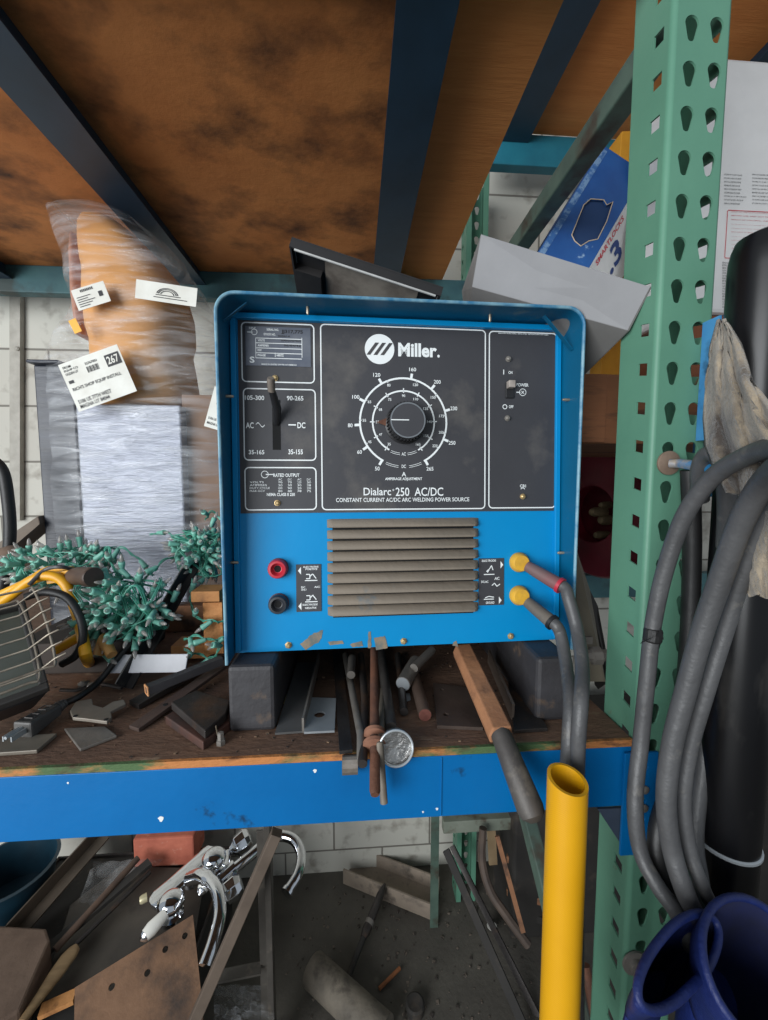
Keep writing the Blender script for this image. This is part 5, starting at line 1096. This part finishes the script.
c_out = cable([(815, 452, .25), (775, 448, .30), (745, 457, .34), (712, 478, .38), (684, 517, .41), (665, 570, .43), (653, 625, .44), (647, 680, .44), (641, 740, .44), (635, 800, .43), (640, 850, .42), (657, 885, .40), (676, 912, .385), (690, 945, .38), (700, 960, .42), (704, 1040, .47)], .0088,
      'leftmost grey cable arching down across the holes of the green upright')
cable([(800, 455, .26), (768, 478, .31), (742, 520, .34), (720, 580, .365), (702, 632, .38), (686, 690, .39), (672, 745, .395), (666, 800, .395), (672, 850, .39), (686, 895, .38), (702, 930, .40), (712, 980, .45), (716, 1040, .50)], .0100,
      'thickest shiny cable running diagonally down in front of the black cylinder')
cable([(805, 475, .29), (775, 505, .33), (748, 560, .36), (727, 625, .38), (707, 690, .39), (690, 750, .40), (684, 800, .40), (690, 850, .395), (704, 890, .385), (718, 920, .40), (728, 960, .45), (734, 1040, .50)], .0075,
      'thinner cable lying right against the thickest shiny cable')
cable([(700, 500, .46), (700, 470, .445), (707, 455, .43), (718, 456, .415), (725, 475, .42), (727, 510, .43), (724, 560, .45), (716, 640, .46), (706, 740, .455), (695, 830, .44), (700, 880, .42), (708, 940, .41)], .0095,
      'short dusty loop of cable hung over the end of the blue hook')
cable([(690, 470, .475), (692, 540, .48), (690, 620, .48), (684, 700, .475), (672, 780, .45), (658, 830, .43), (660, 870, .42), (680, 905, .41), (690, 945, .41)], .0105, 'black cable in the shadow behind the diagonal one', m_rubd)
g = MB(); tpz = P(653, 636, .427)
one(MB().tube([P(653.5, 628, .4385), P(652, 642, .4385)], .0100, 16).add([P(642, 641, .43), P(664, 640, .43), P(661, 628, .428), P(656, 636, .426), P(640, 644, .428)], [(0, 3, 4), (1, 2, 3)]), 'tape_wrap', m_rubd, 'torn black tape wrapped on the leftmost cable', 'tape', bevel=.003)
# gas cylinder
CR = .0345; _c = P(762, 320, .445); CCX, CCY = _c.x, _c.y
m_cyl = mat('black_cylinder_paint', (16, 16, 18), (10, 10, 12), rough=.3, sc=5, dirt=(56, 54, 52), dsc=10, dth=.7, dsoft=.08, spec=.4, stretch=(1, 1, .3))
t = thing('gas_cylinder', 'glossy black gas cylinder at the right edge with a rag tied round it', 'gas cylinder', (CCX, CCY, 0))
zt = P(762, 244, .445).z
build(MB().lathe((CCX, CCY, 0), (0, 0, 1), [(CR*.96, 0), (CR, .01), (CR, zt-.03), (CR*.985, zt-.015), (CR*.93, zt-.003), (CR*.84, zt+.006), (CR*.5, zt+.012), (0, zt+.014)], 56), 'body', m_cyl, t, smooth=True)
zb = P(742, 867, CCY-CR).z
build(MB().lathe((CCX, CCY, zb), (0, 0, 1), [(CR+.0005, 0), (CR+.002, .001), (CR+.002, .004), (CR+.0005, .005)], 56), 'silver_band', m_zinc, t, smooth=True)
# rag
m_rag = mat('dirty_rag', (178, 164, 142), (132, 118, 100), rough=.95, sc=9, soft=.25, dirt=(64, 56, 50), dsc=11, dth=.53, dsoft=.09, bump=1.2, bsc=120, sheen=.3)
def ragsheet(rowdef, seed, nc=34):
    rows = []; K = 5
    for i in range(len(rowdef)-1):
        for k in range(K):
            f = k/K; a, b = rowdef[i], rowdef[i+1]; y = a[0]+(b[0]-a[0])*f; xl = a[1]+(b[1]-a[1])*f; xr_ = a[2]+(b[2]-a[2])*f; Y0_ = a[3]+(b[3]-a[3])*f; Y1_ = a[4]+(b[4]-a[4])*f
            row = []
            for j in range(nc):
                u = j/(nc-1); s = noise.noise(V((u*5+seed, y*.014, seed)))*1.0+math.sin(u*21+y*.045+seed+2*noise.noise(V((u*2, y*.02, 9))))*.45+.5*noise.noise(V((u*14, y*.05, seed)))
                row.append(P(xl+(xr_-xl)*u, y+6*noise.noise(V((u*3, y*.02, seed+3))), Y0_+(Y1_-Y0_)*u+.012*s))
            rows.append(row)
    return rows
t = thing('shop_rag', 'frayed beige rag draped and tied around the black gas cylinder', 'rag', P(735, 600, .38))
g = MB().grid(ragsheet([(322, 718, 727, .43, .40), (345, 711, 740, .43, .35), (380, 706, 752, .43, .31), (415, 704, 775, .43, .27), (445, 706, 800, .42, .26), (470, 716, 815, .40, .26), (500, 730, 820, .37, .26)], 1.3))
build(g, 'upper_folds', m_rag, t, smooth=True, solid=.003, keep=True, ang=80)
g = MB().grid(ragsheet([(480, 738, 815, .39, .27), (520, 742, 815, .38, .27), (560, 738, 812, .38, .27), (585, 744, 805, .37, .28), (600, 752, 795, .36, .29)], 5.1))
build(g, 'hanging_tail', m_rag, t, smooth=True, solid=.004, keep=True, ang=80)
# gloves, close to the camera
m_gl = mat('deep_blue_leather', (16, 36, 98), (10, 24, 70), rough=.55, sc=14, soft=.3, dirt=(34, 56, 120), dsc=12, dth=.66, bump=.4, bsc=120)
m_gli = mat('glove_lining', (12, 24, 74), (14, 18, 44), rough=.9, sc=14)
def glove(lab, c, a, b, down, wrist):
    t = thing('work_glove', lab, 'glove', c+down*1.0, 'deep blue work gloves'); 
    R_ = []; Ri = []
    for f, s in ((0, 1), (.04, 1.015), (.3, .9), (.6, .74), (.85, .62), (1, .55)): R_.append((c+down*f, a*s, b*s)); 
    for f, s in ((.0, .96), (.3, .86), (.6, .70), (1, .5)): Ri.append((c+down*f+V((0, 0, .001)), a*s, b*s))
    build(MB().loft(R_, 40, 2.2, caps=False, nz=.006, nsc=14), 'cuff', m_gl, t, smooth=True, solid=.002, ang=80)
    build(MB().loft(Ri, 40, 2.2, caps=False, nz=.006, nsc=14), 'lining', m_gli, t, smooth=True, ang=80)
    n = 40; rim = [c+a*math.cos(2*math.pi*j/n)+b*math.sin(2*math.pi*j/n) for j in range(n)]
    rim = [p+(p-c).normalized()*noise.noise(p*14)*.006 for p in rim]
    build(MB().tube(rim, .0038, 10, closed=True), 'cuff_binding', m_gl, t, smooth=True)
    g = MB(); w0 = c+down
    g.loft([(w0-down*.02, a*.56, b*.56), (w0+wrist*.3, a*.7, b*.6), (w0+wrist*.6, a*.74, b*.5), (w0+wrist*.75, a*.5, b*.35)], 24, 2.3); build(g, 'palm', m_gl, t, smooth=True)
    for k in range(4):
        o = w0+wrist*.6+a*(-.55+.37*k); build(MB().tube([o, o+wrist*.35, o+wrist*(.62 if k in (1, 2) else .52), o+wrist*(.66 if k in (1, 2) else .56)], [.012, .012, .010, .004], 12), 'finger', m_gl, t, smooth=True)
    o = w0+wrist*.25+a*.55; build(MB().tube([o, o+a*.5+wrist*.2, o+a*.6+wrist*.4], [.013, .012, .006], 12), 'thumb', m_gl, t, smooth=True)
c = P(681, 958, .325); glove('deep blue work glove with its dark open cuff right beside the lower green upright', c, P(697, 914, .355)-c, P(643, 966, .31)-c, V((.01, .05, -.11)), V((0, .02, -.16)))
c = P(757, 965, .325); glove('larger deep blue work glove in the bottom right corner under the hanging cables', c, P(730, 896, .365)-c, P(707, 975, .31)-c, V((.01, .05, -.11)), V((0, .02, -.16)))
# ================================================================== next bay things
m_crate = mat('crate_wood', (150, 98, 62), (122, 76, 48), rough=.8, sc=7, soft=.3, dirt=(70, 48, 36), dsc=9, dth=.62, bump=.3, stretch=(.4, 2, 3))
CB, CT = 1.730, P(600, 374, .78).z
t = thing('wooden_crate', 'brown wooden crate in the next bay seen between the blue machine and the upright', 'crate', (.75, .92, CB))
build(MB().box((.83, 1.03, (CB+CT)/2), (.90, .50, CT-CB)), 'crate_body', m_crate, t, bevel=.002)
for x in (.47, 1.1): build(MB().box((x, .778, (CB+CT)/2), (.05, .012, CT-CB-.004)), 'batten', m_crate, t, bevel=.001)
# blue and white carton leaning, with a torn hand hole
A_, B_, C_ = P(603, 146, 1.02), P(640, 158, 1.02), P(538, 252, .95)
ax_ = (C_-A_).normalized(); tt_ = thing('printed_carton', 'blue and white printed carton with a torn hand hole leaning behind the upright', 'carton', V((.50, .83, CT)))
uL = (B_-A_); uL = (uL-ax_*uL.dot(ax_)).normalized(); bl = Pl(C_+ax_*.10, -uL*-1, -ax_)
Lh = (C_-A_).length+.10; wb = .122
q = [bl.hit(x, y) for x, y in ((574, 242), (571, 236), (583, 206), (590, 200), (603, 201), (606, 206), (612, 203), (606, 222), (597, 240), (588, 242), (580, 247))]
g = MB().plate([[(0, 0), (wb, 0), (wb, Lh), (0, Lh)], q], bl.mat(), .004)
build(g, 'blue_panel', mat('worn_blue_card', (38, 92, 158), (24, 74, 138), rough=.6, sc=9, dirt=(150, 178, 206), dsc=26, dth=.68, dsoft=.03), tt_)
g = MB().quad(bl, .002, .01, .016, Lh-.01, .0026); build(g, 'worn_edge', mat('scuffed_card', (116, 148, 184), (54, 100, 158), rough=.8, sc=60, soft=.06), tt_, keep=True)
g = MB().tube([bl.pt(u, v, .003) for u, v in q], .0012, 6, closed=True); build(g, 'torn_edge', mat('torn_card', (206, 186, 160), rough=.8), tt_)
e0 = bl.pt(wb, 0, 0); wn = (bl.u*.82-bl.n*.57).normalized(); wl2 = Pl(e0, wn, bl.v)
g = MB().plate([[(0, -.06), (.12, -.06), (.12, Lh), (0, Lh)]], wl2.mat(), .004); build(g, 'white_panel', mat('white_card', (222, 222, 220), (206, 206, 206), rough=.6, sc=10), tt_)
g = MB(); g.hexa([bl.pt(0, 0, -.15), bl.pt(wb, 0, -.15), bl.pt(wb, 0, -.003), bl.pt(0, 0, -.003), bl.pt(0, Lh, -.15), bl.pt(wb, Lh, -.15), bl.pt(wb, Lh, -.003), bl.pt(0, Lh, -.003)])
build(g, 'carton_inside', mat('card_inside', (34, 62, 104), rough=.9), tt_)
sidep = Pl(e0, bl.v, -wn)
g = MB().text(sidep, 'SMARTLOCKS', 0, 0, 0, 0, bold=.02, w=.003, sc=(Lh*.36, -.018, Lh*.70, -.006)); build(g, 'red_lettering', m_red, tt_, keep=True)
g = MB().text(sidep, '.3', 0, 0, 0, 0, bold=.03, w=.003, sc=(Lh*.44, -.078, Lh*.60, -.026)); build(g, 'blue_number', mat('navy_print', (34, 62, 120), rough=.6), tt_, keep=True)
g = MB()
for k in range(3): u = .05; a = k*math.pi/3; g.box(wl2.pt(u, -.012, .003), (.045, .008, .0006), (wl2.u*math.cos(a)+wl2.v*math.sin(a), wl2.v*math.cos(a)-wl2.u*math.sin(a), wl2.n))
build(g, 'blue_star', MATS['navy_print'], tt_)
one(MB().hexa([V((P(x, y, 1.2).x, Y, P(x, y, 1.2).z if i > 1 else CT)) for Y in (1.2, 1.26) for i, (x, y) in enumerate(((606, 190), (680, 190), (680, 128), (622, 131)))]), 'yellow_carton', mat('yellow_card', (222, 160, 50), (206, 142, 40), rough=.6, sc=14), 'yellow-orange carton corner peeking out behind the blue carton', 'carton', bevel=.002)
# white carton with printed instructions
a, b, c_ = P(684, 312, .80), P(840, 312, .80), P(728, 57, .80)
wc = Pl(a, V((1, 0, 0)), V((0, 0, 1))); W1, H1 = b.x-a.x, c_.z-a.z
t = thing('white_carton', 'white carton with small black text and a red warning box at the right edge', 'carton', V((a.x+W1/2, .9, a.z)))
build(MB().box(wc.pt(W1/2, H1/2, -.10), (W1, .2, H1)), 'carton_body', mat('white_carton', (226, 224, 222), (212, 210, 208), rough=.6, sc=8), t, bevel=.008)
g = MB(); rgx = random.Random(5)
WORDS = ['READ ALL INSTRUCTIONS', 'BEFORE USE. KEEP OUT OF', 'REACH OF CHILDREN. WEAR', 'GLOVES AND EYE WEAR', 'STORE IN A DRY PLACE', 'DO NOT STACK OR DROP']
for cx0 in (724, 752, 780):
    for k in range(9): g.text(wc, WORDS[(k+cx0) % 6], cx0, 174+3.6*k, cx0+22-rgx.uniform(0, 7), 176.3+3.6*k, bold=.0, w=.001)
build(g, 'black_text', m_ink, t, keep=True)
g = MB()
for k in range(18): g.text(wc, WORDS[k % 6][:10], 722, 262+5.2*k*.5, 729, 264+5.2*k*.5, w=.001)
build(g, 'side_text', m_ink, t, keep=True)
g = MB(); u0, v1 = wc.hit(727, 210); u1, v0 = wc.hit(810, 262); g.rrect(wc, u0, v0, u1, v1, .003, .0014, .001)
for k in range(12): g.text(wc, WORDS[k % 6]+' '+WORDS[(k+2) % 6], 731, 213+4*k, 806-rgx.uniform(0, 12), 215.6+4*k, w=.001)
build(g, 'red_warning_text', m_red, t, keep=True)
one(MB().box((a.x+W1/2+.01, .90, (a.z+CT)/2), (W1-.02, .18, a.z-CT-.002)), 'brown_carton', mat('brown_card', (140, 84, 54), (118, 68, 44), rough=.8, sc=8), 'brown carton under the white printed carton behind the gas cylinder', 'carton', bevel=.002)
# dark red hose reel on the wall
rc = P(598, 514, 1.33); axr = V((-.97, -.24, 0)).normalized()
t = thing('hose_reel', 'dark red hose reel mounted on the wall behind the right side of the machine', 'hose reel', rc)
m_reel = mat('maroon_paint', (112, 20, 40), (86, 14, 30), rough=.4, sc=8)
build(MB().lathe(rc, axr, [(.10, -.02), (.20, -.012), (.222, 0), (.215, .012), (.19, .006), (.12, .02), (.105, .03), (.098, .03), (.098, -.02)], 56), 'front_flange', m_reel, t, smooth=True)
build(MB().lathe(rc-axr*.12, axr, [(.10, 0), (.222, 0), (.222, .006), (.10, .006)], 56), 'rear_flange', m_reel, t, smooth=True)
build(MB().lathe(rc-axr*.115, axr, [(.10, 0), (.10, .09), (.0, .09)], 40), 'drum', m_dark, t, smooth=True)
g = MB()
for k in range(4): g.tube([rc-axr*(.03+.022*k)+(V((0, 0, math.cos(a)))+axr.cross(V((0, 0, 1)))*math.sin(a))*.185 for a in [i*math.pi/24 for i in range(48)]], .011, 8, closed=True)
build(g, 'hose', m_rubd, t, smooth=True)
for (x, y, r) in ((594, 512, .016), (603, 520, .018), (598, 535, .013), (603, 505, .012)):
    build(MB().lathe(P(x, y, 1.30), axr, [(r, -.05), (r, 0), (r*.7, .012), (0, .014)], 8), 'brass_fitting', mat('dull_brass', (150, 134, 104), (110, 96, 74), rough=.45, metal=.5, sc=30), t, smooth=True)
build(MB().bar(rc-axr*.05, V((rc.x-axr.x*.05, WY, rc.z)), .05, .05), 'wall_bracket', m_steel, t)
# boards leaning right of the machine and a grey valve
def lean(pts, Y0_, Y1_, m, lab, cat, nm, th=.012):
    q = [P(x, y, Y0_ if i in (0, 1) else Y1_) for i, (x, y) in enumerate(pts)]
    return one(MB().hexa(q+[p+V((0, th, .004)) for p in q]), nm, m, lab, cat, bevel=.001)
lean([(578, 682), (606, 682), (590, 590), (576, 548)], .62, .86, mat('grey_green_board', (126, 118, 100), (104, 98, 84), rough=.7, sc=9), 'grey-green board leaning between the machine and the green upright', 'board', 'leaning_board')
lean([(598, 690), (612, 680), (598, 606), (590, 590)], .66, .88, m_blk, 'dark narrow board beside the grey-green leaning board', 'board', 'leaning_board')
t = thing('grey_valve', 'small dusty grey valve fitting low between the cables and the green upright', 'valve', P(590, 668, .62))
build(MB().lathe(P(583, 656, .62), V((1, -.1, .05)), [(.011, 0), (.011, .012), (.015, .014), (.015, .028), (.010, .03), (.010, .045)], 8), 'valve_body', m_grey, t, smooth=True)
build(MB().box(P(586, 640, .625), (.02, .006, .012)), 'tab', m_grey, t)
# ================================================================== light, world, camera
w = bpy.data.worlds.new('World'); bpy.context.scene.world = w; w.use_nodes = True
bg = w.node_tree.nodes['Background']; bg.inputs[0].default_value = lin((196, 206, 216)); bg.inputs[1].default_value = .55
def area(loc, target, size, power, col, sy=None):
    l = bpy.data.lights.new('l', 'AREA'); l.energy = power; l.size = size; l.color = col; l.shape = 'RECTANGLE'; l.size_y = sy or size
    o = bpy.data.objects.new('daylight_opening', l); COL.objects.link(o); o.location = loc
    o.rotation_euler = (V(target)-V(loc)).to_track_quat('-Z', 'Y').to_euler(); return o
area((-2.5, -2.2, 1.85), (0, .6, 1.45), 2.6, 200, (.95, .98, 1.0), 2.6)

sc = bpy.context.scene
c = bpy.data.cameras.new('cam'); c.sensor_fit = 'VERTICAL'; c.sensor_height = 36; c.lens = FPX/1020*36; c.clip_start = .02
co = bpy.data.objects.new('camera', c); COL.objects.link(co); co.location = CAM
co.rotation_euler = (math.radians(90)-PIT, 0, -YAW); sc.camera = co
sc.view_settings.view_transform = 'Standard'; sc.view_settings.look = 'None'; sc.view_settings.gamma = 1; sc.view_settings.use_curve_mapping = False
sc.view_settings.exposure = 0.0
